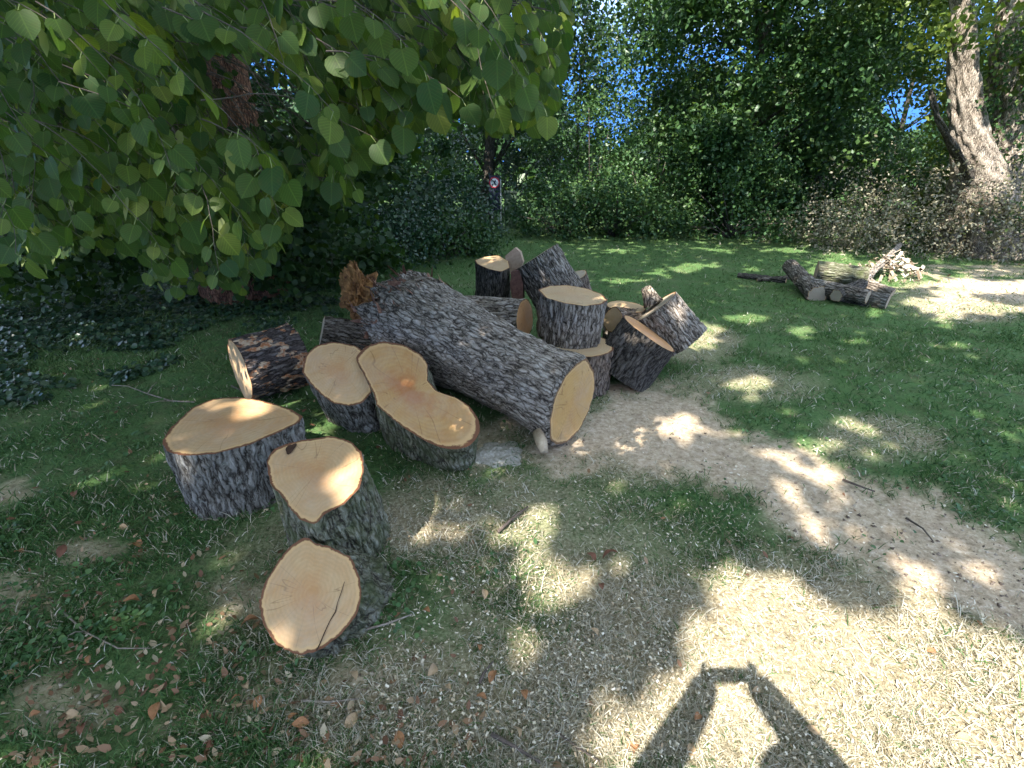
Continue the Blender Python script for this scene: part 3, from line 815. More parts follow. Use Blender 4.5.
wedge('log_piece', 'red-brown split piece in the gap under the tipped block', [(511, 272), (519, 270), (523, 283), (523, 300), (512, 300), (510, 285)], 4.55, .2, SPLITR, SPLITR)
# O
nO = Vector((-.28, -.12, .95)); cO = ony(575, 275.5, 4.75)
build_log('log', 'small round half hidden behind the tall log, to the right of the tipped block', round_r(.115, .06, 7), mat_from(cO, nO), .36, BARK_TAN, WOOD_GREY, GL, seed=14)
# P
cP = onz(626, 306.5, .46)
build_log('log', 'upright log with a thin pale oval top just right of the tall round', round_r(.165, .05, 8, .06), mat_from(cP, (.02, -.03, 1)), .47, BARK_GREY, WOOD_PALE, GL, seed=15)
# Q
nQ = Vector((.53, -.02, .84)); cQ = ony(649, 333, 3.62)
build_log('log', 'leaning log with dark smooth bark and an orange cut face tipped up', round_r(.235, .05, 9), mat_from(cQ, nQ), .37, BARK_DARK, WOOD_RED, GL, seed=16, amp=.009)
# R with its stub
nR = Vector((-.62, .24, .75)); cR = ony(655, 307, 4.0)
rootR, VR_, _ = build_log('log', 'rough log with a stubby cut branch, leaning behind the orange-faced log', round_r(.20, .06, 10), mat_from(cR, nR), .38, BARK_GREY, WOOD_GREY, GL, seed=17, amp=.016)
bpy.context.view_layer.update()
mb = MB(); mb.tube([ony(653, 304, 4.08), ony(649, 295, 4.1), ony(646, 288, 4.1)], [.085, .06, .045], 12, jit=.15)
o = mb.build('branch_stub', BARK_SUN, rootR, True); o.matrix_local = rootR.matrix_world.inverted()
# sliver between J and Q
nS = Vector((-.75, -.6, .25)); cS = ony(613, 320, 3.95)
build_log('log', 'short dark log squeezed in low beside the tall round', round_r(.10, .06, 11), mat_from(cS, nS, (0, 0, 1)), .3, BARK_TAN, WOOD_PALE, GL, seed=18)

# sawdust heap between the slab and the trunk
x0 = onz(500, 453, 0)
Vs = []; n_ = 26
for i in range(n_ + 1):
    for k in range(36):
        a = 2 * math.pi * k / 36; f = i / n_
        rr_ = .16 * f * (1 + .5 * noise.noise((math.cos(a) * 1.5, math.sin(a) * 1.5, 1)))
        p = Vector((x0.x + math.cos(a) * rr_ * 1.1, x0.y + math.sin(a) * rr_, 0))
        Vs.append((p.x, p.y, float(gh(np.array(p.x), np.array(p.y))) + .026 * (1 - f * f) - .005 + .012 * noise.noise((p.x * 22, p.y * 22, 0)) + .006 * noise.noise((p.x * 60, p.y * 60, 0))))
o = mesh('sawdust_heap', Vs, [(i * 36 + k, (i + 1) * 36 + k, (i + 1) * 36 + (k + 1) % 36, i * 36 + (k + 1) % 36) for i in range(n_) for k in range(36)], SAWDUST, smooth=True)
tag(o, 'low whitish heap of fresh sawdust between the two-lobed slab and the trunk', 'sawdust heap')

# ------------------------------------------------------------------ far log pile, brush heap
GP = 'branch logs lying in the far pile on the right'
def blog(label, a, b, r0, r1, bark, wood, seed, wood2=None):
    n = (a - b); L = n.length
    build_log('branch_log', label, round_r(r0, .08, seed), mat_from(a, n, (0, 0, 1)), L, bark, wood, GP, seed=seed, flare=r1 / r0, step=.03, amp=.012, wood2=wood2)
blog('branch log with an orange end raised at the left of the far pile', onz(790, 266, .25), onz(814, 297, .07) + Vector((.1, .1, 0)), .10, .12, BARK_GREY, WOOD_RED, 21, WOOD_GREY)
blog('fat dark log lying on top of the far pile', onz(816, 272, .26), onz(866, 277, .24), .13, .12, BARK_MOSS, WOOD_GREY, 22)
blog('long knobbly log lying at the front of the far pile, grey end to the right', onz(888, 302, .08), onz(810, 287, .12), .09, .12, BARK_PALE, WOOD_GREY, 23)
blog('short grey log resting on the front of the far pile', onz(868, 297, .13), onz(826, 288, .15), .075, .08, BARK_GREY, WOOD_GREY, 24)
blog('slim log leaning under the middle of the far pile', onz(845, 290, .10), onz(806, 279, .08), .06, .07, BARK_DARK, WOOD_GREY, 25)
blog('pale branch sticking up at the back of the far pile toward the brush heap', onz(900, 245, .30), onz(862, 282, .14), .035, .05, BARK_SUN, WOOD_PALE, 26)
blog('stubby dark branch log lying across the middle of the far pile', onz(862, 284, .20), onz(836, 296, .10), .07, .075, BARK_DARK, WOOD_GREY, 29)
blog('bent grey branch log at the right end of the far pile', onz(893, 293, .10), onz(868, 284, .16), .06, .07, BARK_GREY, WOOD_GREY, 30)
blog('thin dark branch lying in the lawn left of the far pile', onz(738, 275, .03), onz(786, 281, .03), .035, .045, BARK_DARK, WOOD_PALE, 27)
blog('second thin branch trailing toward the lawn beside the dark one', onz(757, 280, .02), onz(800, 277, .06), .022, .03, BARK_GREY, WOOD_PALE, 28)
# chips heap behind the logs
n = 420
a = onz(888, 276, 0)
P = np.stack([a.x + RNG.normal(0, .26, n), a.y + RNG.normal(0, .2, n), np.zeros(n)], -1)
P[:, 2] = np.clip(.32 * np.exp(-((P[:, 0] - a.x) ** 2 + (P[:, 1] - a.y) ** 2) / .14), 0, 1) * RNG.uniform(.3, 1.1, n) + .01
X, Y, Z = frames(RNG.normal(size=(n, 3)) * .7 + np.array([0, -.3, 1]))
Vc, Fc = inst(CH, [(0, 1, 2, 3)], P, X * .4, Y, Z, .04 + .15 * RNG.random(n) ** 3)
o = mesh('split_chip_heap', Vc, Fc, mat_attr('split_chip', [(0, (.12, .08, .05)), (.55, (.25, .20, .14)), (1, (.55, .50, .40))]), None, {'rnd': np.repeat(RNG.random(n), 4)})
tag(o, 'heap of pale splintered wood and bark behind the far logs', 'wood heap', kind='stuff')

# brush heap
root = empty('brush_pile', onz(925, 262, 0)); tag(root, 'long heap of cut dry brown brushwood below the pale-trunked tree', 'brush pile')
mb = MB(); tips = []
A0, A1 = onz(822, 250, 0), onz(1090, 268, 0)
for k in range(760):
    f = random.random(); p = A0.lerp(A1, f) + Vector((random.gauss(0, .35), random.gauss(.45, .4), 0))
    hmax = 1.7 * math.sin(math.pi * min(1, .10 + .8 * f)) ** .7
    p.z = random.uniform(.03, hmax) * random.uniform(.5, 1)
    d = Vector((random.gauss(-.4, .8), random.gauss(-.1, .6), random.gauss(.05, .35))).normalized(); L = random.uniform(.3, .95)
    q = p + d * L * .5 + Vector((random.gauss(0, .06), random.gauss(0, .06), random.gauss(0, .06))); e = p + d * L + Vector((0, 0, -.1 * L))
    e.z = max(.02, e.z); q.z = max(.02, q.z)
    mb.tube([p, q, e], [.012, .009, .004], 4, cap=False)
    for _ in range(20): tips.append(list(p.lerp(e, random.uniform(.25, 1.05)) + Vector((random.gauss(0, .07), random.gauss(0, .07), random.gauss(0, .06)))))
o = mb.build('twigs', TWIG, root); o.matrix_local = Matrix.Translation(-root.location)
P = np.array(tips); P[:, 2] = np.maximum(P[:, 2], .02); n = len(P)
X, Y, Z = frames(RNG.normal(size=(n, 3)) + np.array([0, -.3, .6]))
Vc, Fc = inst(LF, ROUND_F, P, X, Y, Z, RNG.uniform(.03, .075, n))
o = mesh('dry_leaves', Vc, Fc, LEAF_DRY, root, {'rnd': np.repeat(np.clip(RNG.normal(.45, .28, n), 0, 1), 6)}); o['kind'] = 'stuff'; o.matrix_local = Matrix.Translation(-root.location)

# ------------------------------------------------------------------ twigs, fallen leaves
def twig(label, pts, r, mat, fork=None):
    P = []
    for (a, b) in pts:
        p = onz(a, b, 0); p.z = float(gh(np.array(p.x), np.array(p.y))) + r + .012; P.append(p)
    c = P[0].copy(); mb = MB(); mb.tube([p - c for p in P], [r * (1 - .5 * i / (len(P) - 1)) for i in range(len(P))], 6, jit=.3)
    if fork:
        for i, (a, b) in fork:
            p = onz(a, b, 0); p.z = P[i].z + .02; mb.tube([P[i] - c, P[i].lerp(p, .5) - c + Vector((0, 0, .01)), p - c], [r * .7, r * .5, r * .3], 5)
    o = mb.build('twig', mat, smooth=True); o.location = c
    tag(o, label, 'twig', 'sticks lying on the ground')
twig('long thin grey twig arching through the ivy left of the broad stump', [(195, 404), (172, 403), (148, 395), (128, 387), (112, 386)], .006, TWIG, [(1, (150, 408)), (2, (158, 386))])
twig('slim bare twig lying against the foot of the forked log', [(340, 642), (362, 636), (388, 630), (413, 621)], .006, TWIG)
twig('short dark stick stuck in the dry grass at the bottom', [(480, 690), (484, 680), (493, 668)], .006, TWIG_DARK)
twig('dark straight stick at the bottom edge of the picture', [(492, 742), (512, 754), (540, 770)], .007, TWIG_DARK)
twig('thin pale twig in the grass at far left', [(60, 610), (85, 632), (118, 648), (150, 648)], .004, TWIG, [(1, (70, 640))])
twig('brown stick on the lit patch below the trunk end', [(498, 534), (512, 521), (528, 508)], .009, TWIG_DARK)
twig('thin twig beside the dry leaves near the bottom left', [(302, 703), (330, 705), (360, 702)], .004, TWIG)
twig('thin stem lying across the sunlit straw at the bottom', [(555, 738), (575, 752), (600, 768)], .004, TWIG_DARK)
twig('broken twig on the bare path', [(842, 482), (858, 489), (874, 494)], .008, TWIG_DARK)
twig('small curved twig at the right of the bare path', [(905, 520), (922, 530), (932, 543)], .006, TWIG_DARK)
twig('split twig across the top of the broad stump', [(232, 388), (248, 396), (270, 402)], .006, TWIG_DARK)
o = bpy.data.objects[[x_.name for x_ in bpy.data.objects if x_.name.startswith('twig')][-1]]
o.location = onz(235, 388, .42); o['label'] = 'bent twig sticking out over the rim of the broad stump'

leaf_protos = []
for nm, stops in (('orange', [(0, (.20, .085, .035)), (1, (.34, .17, .075))]), ('tan', [(0, (.26, .17, .09)), (1, (.40, .29, .17))]), ('brown', [(0, (.12, .05, .03)), (1, (.20, .09, .05))])):
    m_ = mat_plain('fallen_' + nm, stops[0][1], stops[1][1], 60, .7)
    V_ = []; Fq = []
    nu, nv = 4, 8
    for j in range(nv + 1):
        f = j / nv; wdt = .30 * math.sin(math.pi * min(1, f * .96 + .02)) ** .8
        for i in range(-nu, nu + 1):
            u = i / nu; V_.append((u * wdt, f, .22 * u * u * wdt * 2 + .18 * math.sin(f * 3.4) - .05 + .02 * math.sin(9 * f + 4 * u)))
    w_ = 2 * nu + 1
    for j in range(nv):
        for i in range(w_ - 1): Fq.append((j * w_ + i, j * w_ + i + 1, (j + 1) * w_ + i + 1, (j + 1) * w_ + i))
    me = bpy.data.meshes.new('fallen_leaf'); me.from_pydata(V_, [], Fq); me.materials.append(m_); me.polygons.foreach_set('use_smooth', np.ones(len(Fq), bool)); me.update()
    leaf_protos.append((me, {'orange': 'curled orange-brown dead leaf lying on the grass', 'tan': 'pale tan dead leaf lying on the grass', 'brown': 'dark red-brown dead leaf lying on the grass'}[nm]))
spots = [(618, 552, 2, 26), (587, 553, 2, 18), (638, 746, 0, 26), (970, 735, 1, 20), (690, 745, 1, 20), (140, 600, 0, 20), (240, 625, 0, 26), (212, 643, 1, 16), (200, 585, 1, 15), (160, 588, 1, 16), (158, 700, 0, 24), (165, 706, 1, 22),
         (92, 655, 0, 14), (248, 690, 1, 20), (230, 702, 0, 16), (205, 682, 0, 14), (255, 712, 0, 20), (310, 725, 0, 24), (298, 715, 0, 16), (398, 735, 0, 24), (358, 715, 1, 26), (357, 683, 1, 18), (436, 670, 1, 22), (445, 692, 1, 16), (490, 690, 0, 20),
         (522, 697, 0, 18), (520, 745, 1, 18), (487, 706, 0, 16), (470, 745, 1, 16), (430, 617, 0, 15), (485, 602, 1, 16), (600, 585, 2, 14), (598, 640, 1, 14), (480, 655, 0, 14), (40, 665, 0, 16), (30, 720, 0, 16), (80, 735, 2, 22), (60, 560, 2, 20), (25, 555, 0, 16),
         (135, 540, 0, 18), (80, 715, 1, 22), (115, 705, 2, 18), (205, 750, 2, 22), (120, 525, 1, 14), (75, 498, 2, 16), (820, 735, 1, 18), (880, 715, 1, 16), (760, 690, 1, 14), (700, 715, 0, 16), (925, 650, 0, 14)]
for (a, b, k, s) in spots:
    me, lab = leaf_protos[k]; p = onz(a, b, 0)
    o = bpy.data.objects.new('fallen_leaf', me); COL.objects.link(o)
    o.location = (p.x, p.y, float(gh(np.array(p.x), np.array(p.y))) + .016)
    o.rotation_euler = (random.gauss(0, .3), random.gauss(0, .3), random.uniform(0, 6.28)); o.scale = [s * (p.y * CP + 1.6 * SP) / F * .68] * 3
    tag(o, lab, 'fallen leaf', 'dead leaves lying singly on the grass')

# ------------------------------------------------------------------ trees
def leaf_obj(name, P, S, mat, parent, T=KITE, TF=KITE_F, N=None, rnd=None, attr_k=None):
    n = len(P)
    if N is None: N = RNG.normal(size=(n, 3)) + np.array([0, -.15, .55])
    X, Y, Z = frames(N)
    if rnd is None: rnd = np.clip(RNG.normal(.5, .24, n), 0, 1)
    V_, F_ = inst(T, TF, P, X, Y, Z, S)
    o_ = mesh(name, V_, F_, mat, parent, {'rnd': np.repeat(rnd, len(T))}, smooth=False)
    if parent: o_.matrix_local = Matrix.Translation(-parent.location)
    return o_

def clumps(c, rx, ry, z0, z1, n_clump, n_leaf, csize=.6, shell=.75):
    """leaf points in uneven clumps through a crown's volume"""
    C = []
    while len(C) < n_clump:
        d = RNG.normal(size=3); d /= np.linalg.norm(d); rr_ = RNG.random() ** (1 / 3) if RNG.random() > shell else RNG.uniform(.72, 1.05)
        C.append((c[0] + d[0] * rr_ * rx, c[1] + d[1] * rr_ * ry, (z0 + z1) / 2 + d[2] * rr_ * (z1 - z0) / 2))
    C = np.array(C); cs = csize * RNG.uniform(.45, 1.35, n_clump)
    k = RNG.integers(0, n_clump, n_leaf)
    d = RNG.normal(size=(n_leaf, 3)); d[:, 2] *= .7
    P = C[k] + d * cs[k][:, None] * .5
    return P, k, C

def tree(name, label, px, y, rx, z0, z1, nc, nl, leaf=.11, mat=LEAF_DARK, trunk_r=.18, lean=0, csize=.8, bark=BARK_DARK, cat='tree', group='trees along the edge of the wood', ry=None, zmin=.05, base=None):
    b = ony(px, 300, y); x = b.x if base is None else base[0]
    root = empty(name, (x, y, 0)); tag(root, label, cat, group)
    P, k, C = clumps((x + lean, y), rx, ry or rx, z0, z1, nc, nl, csize)
    ok = P[:, 2] > zmin; P, k = P[ok], k[ok]
    tint = RNG.random(nc); rnd = np.clip(tint[k] * .6 + RNG.normal(.2, .16, len(P)), 0, 1)
    leaf_obj('crown' if cat == 'tree' else 'foliage', P, leaf * RNG.uniform(.6, 1.3, len(P)), mat, root, rnd=rnd)
    mb = MB(); top = z0 + (z1 - z0) * .8
    pts = [Vector((lean * f + math.sin(f * 5 + x) * .12, 0, top * f)) for f in np.linspace(0, 1, 7)]
    if cat == 'tree':
        mb.tube([p + Vector((0, 0, -.1 if i == 0 else 0)) for i, p in enumerate(pts)], [trunk_r * (1.5 if i == 0 else 1) * (1 - .75 * i / 6) for i in range(7)], 9, jit=.15)
    for q in C[::max(1, len(C) // 14)]:
        e = Vector(q) - Vector((x, y, 0)); s = pts[min(6, max(0, int(6 * e.z / max(top, .1)) - 1))] if cat == 'tree' else Vector((0, 0, 0))
        mid = s.lerp(e, .5) + Vector((0, 0, .12)); r0 = trunk_r * .28
        mb.tube([s, mid, e], [r0, r0 * .65, r0 * .25], 5)
    o_ = mb.build('trunk' if cat == 'tree' else 'stems', bark, root, True)
    a = o_.data.attributes.new('ridge', 'FLOAT', 'POINT'); a.data.foreach_set('value', np.full(len(o_.data.vertices), .6, np.float32))
    return root

T = 'trees along the edge of the wood'
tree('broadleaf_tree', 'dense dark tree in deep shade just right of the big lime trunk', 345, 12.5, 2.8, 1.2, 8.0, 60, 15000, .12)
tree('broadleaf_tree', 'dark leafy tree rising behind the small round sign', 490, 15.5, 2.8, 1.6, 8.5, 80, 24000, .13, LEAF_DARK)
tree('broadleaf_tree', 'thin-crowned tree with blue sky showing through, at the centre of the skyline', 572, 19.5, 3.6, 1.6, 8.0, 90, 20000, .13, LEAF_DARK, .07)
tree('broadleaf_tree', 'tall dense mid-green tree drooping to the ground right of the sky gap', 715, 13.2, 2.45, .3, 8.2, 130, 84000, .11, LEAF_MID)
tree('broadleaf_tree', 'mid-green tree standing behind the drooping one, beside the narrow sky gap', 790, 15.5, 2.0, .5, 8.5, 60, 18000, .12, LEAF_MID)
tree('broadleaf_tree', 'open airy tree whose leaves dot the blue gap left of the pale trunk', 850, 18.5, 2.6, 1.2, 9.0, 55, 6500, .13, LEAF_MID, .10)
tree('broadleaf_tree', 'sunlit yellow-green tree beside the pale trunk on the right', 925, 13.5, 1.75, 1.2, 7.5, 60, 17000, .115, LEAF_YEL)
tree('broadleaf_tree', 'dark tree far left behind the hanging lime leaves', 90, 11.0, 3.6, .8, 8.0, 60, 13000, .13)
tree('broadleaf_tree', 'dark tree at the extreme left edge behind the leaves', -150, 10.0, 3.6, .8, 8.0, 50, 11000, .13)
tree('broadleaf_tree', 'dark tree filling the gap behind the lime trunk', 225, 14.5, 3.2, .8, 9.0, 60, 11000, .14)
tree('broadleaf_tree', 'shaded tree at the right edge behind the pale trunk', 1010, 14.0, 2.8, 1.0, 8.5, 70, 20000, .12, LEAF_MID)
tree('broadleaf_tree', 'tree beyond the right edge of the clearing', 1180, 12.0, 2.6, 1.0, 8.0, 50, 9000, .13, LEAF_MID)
U = 'shrubs of the undergrowth'
for (lab, px, y, rx, z1, nc, nl, lf, mt) in [
    ('dark shrub in the shadow left of the small sign', 400, 12.0, 1.7, 2.6, 34, 8000, .09, LEAF_DARK),
    ('dark ivy-clad shrub right behind the small sign', 505, 16.9, 1.9, 3.2, 36, 8500, .09, LEAF_IVY),
    ('shrub with a few bright leaf sprays below the central sky gap', 585, 14.2, 1.6, 3.1, 40, 10000, .08, LEAF_MID),
    ('light-leaved bush at the foot of the drooping tree', 640, 12.6, 1.15, 2.4, 34, 8500, .075, LEAF_MID),
    ('low green bush at the back of the lawn before the drooping tree', 720, 11.8, 1.5, 1.7, 34, 8500, .075, LEAF_MID),
    ('dark bush between the drooping tree and the brush heap', 800, 12.6, 1.3, 1.9, 30, 7000, .085, LEAF_DARK),
    ('bush behind the left end of the brush heap', 865, 12.0, 1.4, 2.0, 30, 7000, .085, LEAF_MID),
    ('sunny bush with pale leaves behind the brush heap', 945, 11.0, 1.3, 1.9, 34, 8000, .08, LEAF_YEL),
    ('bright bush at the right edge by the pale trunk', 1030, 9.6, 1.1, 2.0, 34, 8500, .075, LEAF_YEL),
    ('dark shrub under the hanging lime leaves at far left', 40, 9.0, 1.8, 2.2, 34, 8500, .09, LEAF_DARK),
    ('dark shrub behind the big lime trunk', 190, 9.8, 1.9, 2.4, 34, 8500, .09, LEAF_DARK),
    ('dark shrub to the right of the big lime trunk', 310, 9.6, 1.4, 1.9, 32, 8000, .09, LEAF_DARK),
    ('dark shrub beyond the left edge', -160, 8.5, 1.9, 2.2, 30, 6500, .09, LEAF_DARK),
    ('low dark bush nearest behind the left end of the trunk', 335, 7.4, .9, .75, 22, 5000, .07, LEAF_DARK),
    ('dark bramble clump behind the rotten trunk end', 395, 8.6, 1.0, .85, 24, 5500, .07, LEAF_IVY),
    ('dark clump of shoots behind the back upright log', 450, 9.2, .8, .65, 22, 4800, .07, LEAF_DARK),
    ('leafy clump at the lawn edge behind the tipped block', 610, 12.0, 1.2, 1.2, 24, 5500, .075, LEAF_MID),
    ('low dark bush behind the log pile', 455, 11.0, 1.2, 1.2, 26, 5500, .08, LEAF_IVY),
    ('low dark bush at the far edge of the lawn', 560, 12.2, 1.2, 1.1, 26, 5500, .08, LEAF_DARK),
]:
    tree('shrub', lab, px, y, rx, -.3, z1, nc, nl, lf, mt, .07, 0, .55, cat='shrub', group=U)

# a belt of distant trees beyond, reading as one mass
n = 42000
P = np.stack([RNG.uniform(-45, 55, n), RNG.uniform(24, 34, n), np.zeros(n)], -1)
hz = 2.9 + 4.2 * VA.fbm(P[:, 0] * .18, P[:, 1] * .1)
gap = np.exp(-((P[:, 0] / P[:, 1] - .17) / .10) ** 2) + np.exp(-((P[:, 0] / P[:, 1] - .70) / .07) ** 2)
P[:, 2] = RNG.random(n) * hz * np.clip(1 - .6 * gap, .3, 1)
o = leaf_obj('distant_wood', P, RNG.uniform(.35, .75, n), LEAF_DARK, None); tag(o, 'distant wood closing the view behind the trees', 'wood', kind='stuff')

# pale-trunked tree on the right
rb = ony(985, 250, 9.6); rt = empty('pale_trunked_tree', (rb.x, rb.y, 0)); tag(rt, 'old tree with pale sunlit forked trunk above the brush heap', 'tree')
def rel(px, py, y): return ony(px, py, y) - rt.location
def bark_tube(pts, rad, nr, ns, amp, seed):
    pts = np.array([list(p) for p in pts]); u = np.linspace(0, len(pts) - 1, nr)
    C = np.stack([np.interp(u, range(len(pts)), pts[:, i]) for i in range(3)], -1); Rr = np.interp(u, range(len(pts)), rad)
    for _ in range(3): C[1:-1] = (C[:-2] + 2 * C[1:-1] + C[2:]) / 4
    V_ = []; rg = []
    for i in range(nr):
        for k in range(ns):
            th = 2 * math.pi * k / ns; c_, s_ = math.cos(th), math.sin(th)
            lo = noise.noise((c_ * 1.6 + seed, s_ * 1.6, C[i, 2] * .8)); but = noise.noise((c_ * 2.6 + seed, s_ * 2.6, .3))
            n_ = abs(noise.noise((c_ * Rr[i] * 22, s_ * Rr[i] * 22, C[i, 2] * 3 + seed))) * 2.2
            r_ = Rr[i] * (1 + .22 * lo + .35 * but * max(0, 1 - C[i, 2] / 1.2)) + (min(1, n_) - .5) * amp
            V_.append((C[i, 0] + c_ * r_, C[i, 1] + s_ * r_, C[i, 2])); rg.append(min(1, n_))
    return V_, quads(nr, ns)[:, ::-1], rg
V1, F1, G1 = bark_tube([Vector((.05, 0, -.1)), rel(985, 215, 9.6), rel(978, 170, 9.6), rel(968, 125, 9.65), rel(964, 70, 9.7), rel(962, 20, 9.7), rel(958, -60, 9.8), rel(950, -160, 9.9)], [.78, .56, .40, .26, .19, .165, .15, .10], 110, 44, .05, 3)
V2, F2, G2 = bark_tube([Vector((.3, .1, -.1)), rel(1002, 190, 9.7), rel(1006, 130, 9.8), rel(1004, 70, 9.9), rel(1012, 0, 10), rel(1025, -80, 10)], [.52, .36, .26, .20, .17, .11], 90, 40, .05, 8)
V3, F3, G3 = bark_tube([rel(978, 190, 9.5), rel(955, 150, 9.3), rel(938, 120, 9.2), rel(930, 90, 9.2)], [.12, .08, .05, .03], 40, 20, .03, 5)
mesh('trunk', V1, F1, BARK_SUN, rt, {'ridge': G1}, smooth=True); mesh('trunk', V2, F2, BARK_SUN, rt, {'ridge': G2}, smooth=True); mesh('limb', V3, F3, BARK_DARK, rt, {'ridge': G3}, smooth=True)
P, k, C = clumps((rb.x, rb.y), 2.9, 2.0, 2.3, 7.5, 64, 17000, .75)
RTUBE = [(tuple(ony(a_, b_, 9.4)), r_) for a_, b_, r_ in ((966, 100, .30), (964, 55, .3), (962, 15, .3), (975, 150, .34), (985, 190, .36), (1005, 120, .2))]
def in_tubes(P, T_):
    a_ = np.array(ANTI); m_ = np.zeros(len(P), bool)
    for c_, r_ in T_:
        d = P - np.array(c_)[None]; q = d - (d @ a_)[:, None] * a_[None]; m_ |= (np.linalg.norm(q, axis=1) < r_) & (d @ a_ < 0)
    return m_
ok = ~in_tubes(P, RTUBE); P, k = P[ok], k[ok]
tn = RNG.random(64); leaf_obj('crown', P, .105 * RNG.uniform(.6, 1.3, len(P)), LEAF_YEL, rt, rnd=np.clip(tn[k] * .6 + RNG.normal(.2, .15, len(P)), 0, 1))
P, k, C = clumps((rb.x - .1, rb.y - .3), 1.0, .5, .5, 4.2, 40, 5200, .4)
P = P[~in_tubes(P, RTUBE)]; leaf_obj('ivy', P, .07 * RNG.uniform(.6, 1.3, len(P)), LEAF_MID, rt)

# ------------------------------------------------------------------ the lime tree on the left
lt = empty('lime_tree', (ony(250, 300, 6.6).x, 6.6, 0)); tag(lt, 'huge lime tree with red-brown trunk and low boughs of heart-shaped leaves', 'tree')
LB = lt.location
V, RG = log_mesh(round_r(.40, .10, 1), 7.5, 1.45, .03, 31, step=.07, freq=.8)
o = mesh('trunk', V + np.array([0, 0, 7.3]), quads(V.shape[0], NA), BARK_BROWN, lt, {'ridge': RG.ravel()}, smooth=True)

REG = [(-120, -120), (575, -120), (562, 60), (545, 112), (500, 124), (455, 95), (420, 112), (395, 142), (365, 150), (350, 214), (325, 190), (292, 165), (285, 225), (245, 285), (195, 280), (170, 292), (120, 240), (60, 250), (0, 262), (-120, 262)]
TRW = [(196, 36), (280, 40), (322, 124), (212, 128)]
def spray(nb, y0, y1, ylim, step, twig_r, seed, size, thin=1.0, reg=REG):
    """drooping twigs carrying alternate leaves, inside the outline of the bough"""
    rs = random.Random(seed); Ps, Ns, Ups, Ss = [], [], [], []; tw = MB(); npet = MB()
    for b in range(nb):
        y = rs.uniform(y0, y1)
        px0 = rs.uniform(-110, 520); py0 = rs.uniform(-110, 200)
        if not inpoly([px0], [py0], reg)[0] or py0 > ylim(px0): continue
        p = ony(px0, py0, y); d = Vector((rs.uniform(.25, 1.0), rs.uniform(-.45, .35), rs.uniform(-.55, .1))).normalized()
        L = rs.uniform(.35, .8) * (1 if y < 2.2 else 1.5); npt = int(L / step); pts = [p.copy()]
        for i in range(npt):
            d = (d + Vector((rs.gauss(0, .12), rs.gauss(0, .12), -.10 + rs.gauss(0, .08)))).normalized(); p = p + d * step
            pts.append(p.copy())
        used = 1
        for i in range(1, len(pts)):
            a, c_ = to_pix(np.array(pts[i]))
            if not inpoly([a], [c_], reg)[0]: break
            used = i + 1
            if rs.random() > thin: continue
            if inpoly([a], [c_], TRW)[0] and rs.random() < .97:
                if rs.random() < .25: break
                continue
            sd = pts[i] - pts[i - 1]; side = sd.cross(Vector((0, 0, 1))).normalized() * (1 if i % 2 else -1)
            s = size * rs.uniform(.6, 1.15)
            pe = pts[i] + (side * .7 + Vector((0, 0, -.5)) + sd.normalized() * .3) * s * .45
            npet.tube([pts[i], pe], [.0011, .0009], 3, cap=False)
            Ps.append(pe); Ups.append((side * .65 + sd.normalized() * .5 + Vector((rs.gauss(0, .2), rs.gauss(0, .2), -.75))).normalized())
            Ns.append(Vector((rs.gauss(0, .42), rs.gauss(-.62, .35), rs.gauss(.62, .3)))); Ss.append(s)
        if used > 2: tw.tube(pts[:used], [twig_r * (1 - .75 * i / used) for i in range(used)], 5, cap=False)
    P = np.array([list(a) for a in Ps]); Y = unit(np.array([list(a) for a in Ups])); N = np.array([list(a) for a in Ns])
    X = unit(np.cross(Y, N)); Z = np.cross(X, Y)
    return P, X, Y, Z, np.array(Ss), tw, npet

def bough(name, args, heart=True):
    P, X, Y, Z, S, tw, pe = spray(*args)
    o_ = tw.build(name, TWIG_DARK, lt, True); o_['kind'] = 'stuff'; o_.matrix_local = Matrix.Translation(-LB)
    n_ = len(P)
    T_, TF_ = (HEART, HEART_F) if heart else (ROUND, ROUND_F)
    V_, F_ = inst(T_, TF_, P, X, Y, Z, S)
    rnd = np.clip(RNG.normal(.42, .22, n_), 0, 1)
    ta = np.array(T_)
    lo = mesh('leaves', V_, F_, LEAF_LIME if heart else LEAF_LIME_SHADE, o_, {'rnd': np.repeat(rnd, len(T_)), 'lu': np.tile(ta[:, 0], n_), 'lv': np.tile(ta[:, 1], n_)}, smooth=heart)
    if heart:
        q = RNG.random(n_) < .09; Pb = P[q] + RNG.normal(0, .015, (q.sum(), 3)); Yb = unit(np.array([0, 0, -1.0]) + RNG.normal(0, .35, (q.sum(), 3))); Xb = unit(np.cross(Yb, RNG.normal(size=Yb.shape) + np.array([0, -1, 0]))) * .32
        Vb, Fb = inst(ROUND, ROUND_F, Pb, Xb, Yb, np.cross(Xb, Yb), RNG.uniform(.05, .075, q.sum()))
        bo = mesh('bracts', Vb, Fb, LEAF_BRACT, o_, {'rnd': np.repeat(RNG.random(q.sum()), 6)}); bo['kind'] = 'stuff'
        po = pe.build('leaf_stalks', mat_plain_stalk, o_); po['kind'] = 'stuff'
    return n_
mat_plain_stalk = mat_plain('leaf_stalk', (.12, .16, .05), (.22, .24, .09), 30, .5)
n1_ = bough('near_bough', (210, 1.25, 2.1, lambda q: 130 if q < 260 else 70, .036, .0018, 11, .056, .92))
n2_ = bough('middle_bough', (520, 1.9, 3.2, lambda q: 205 if q < 330 else 95, .048, .0024, 12, .056, .92))
n3_ = bough('inner_bough', (460, 3.1, 4.9, lambda q: 250, .065, .004, 13, .080, .95), False)
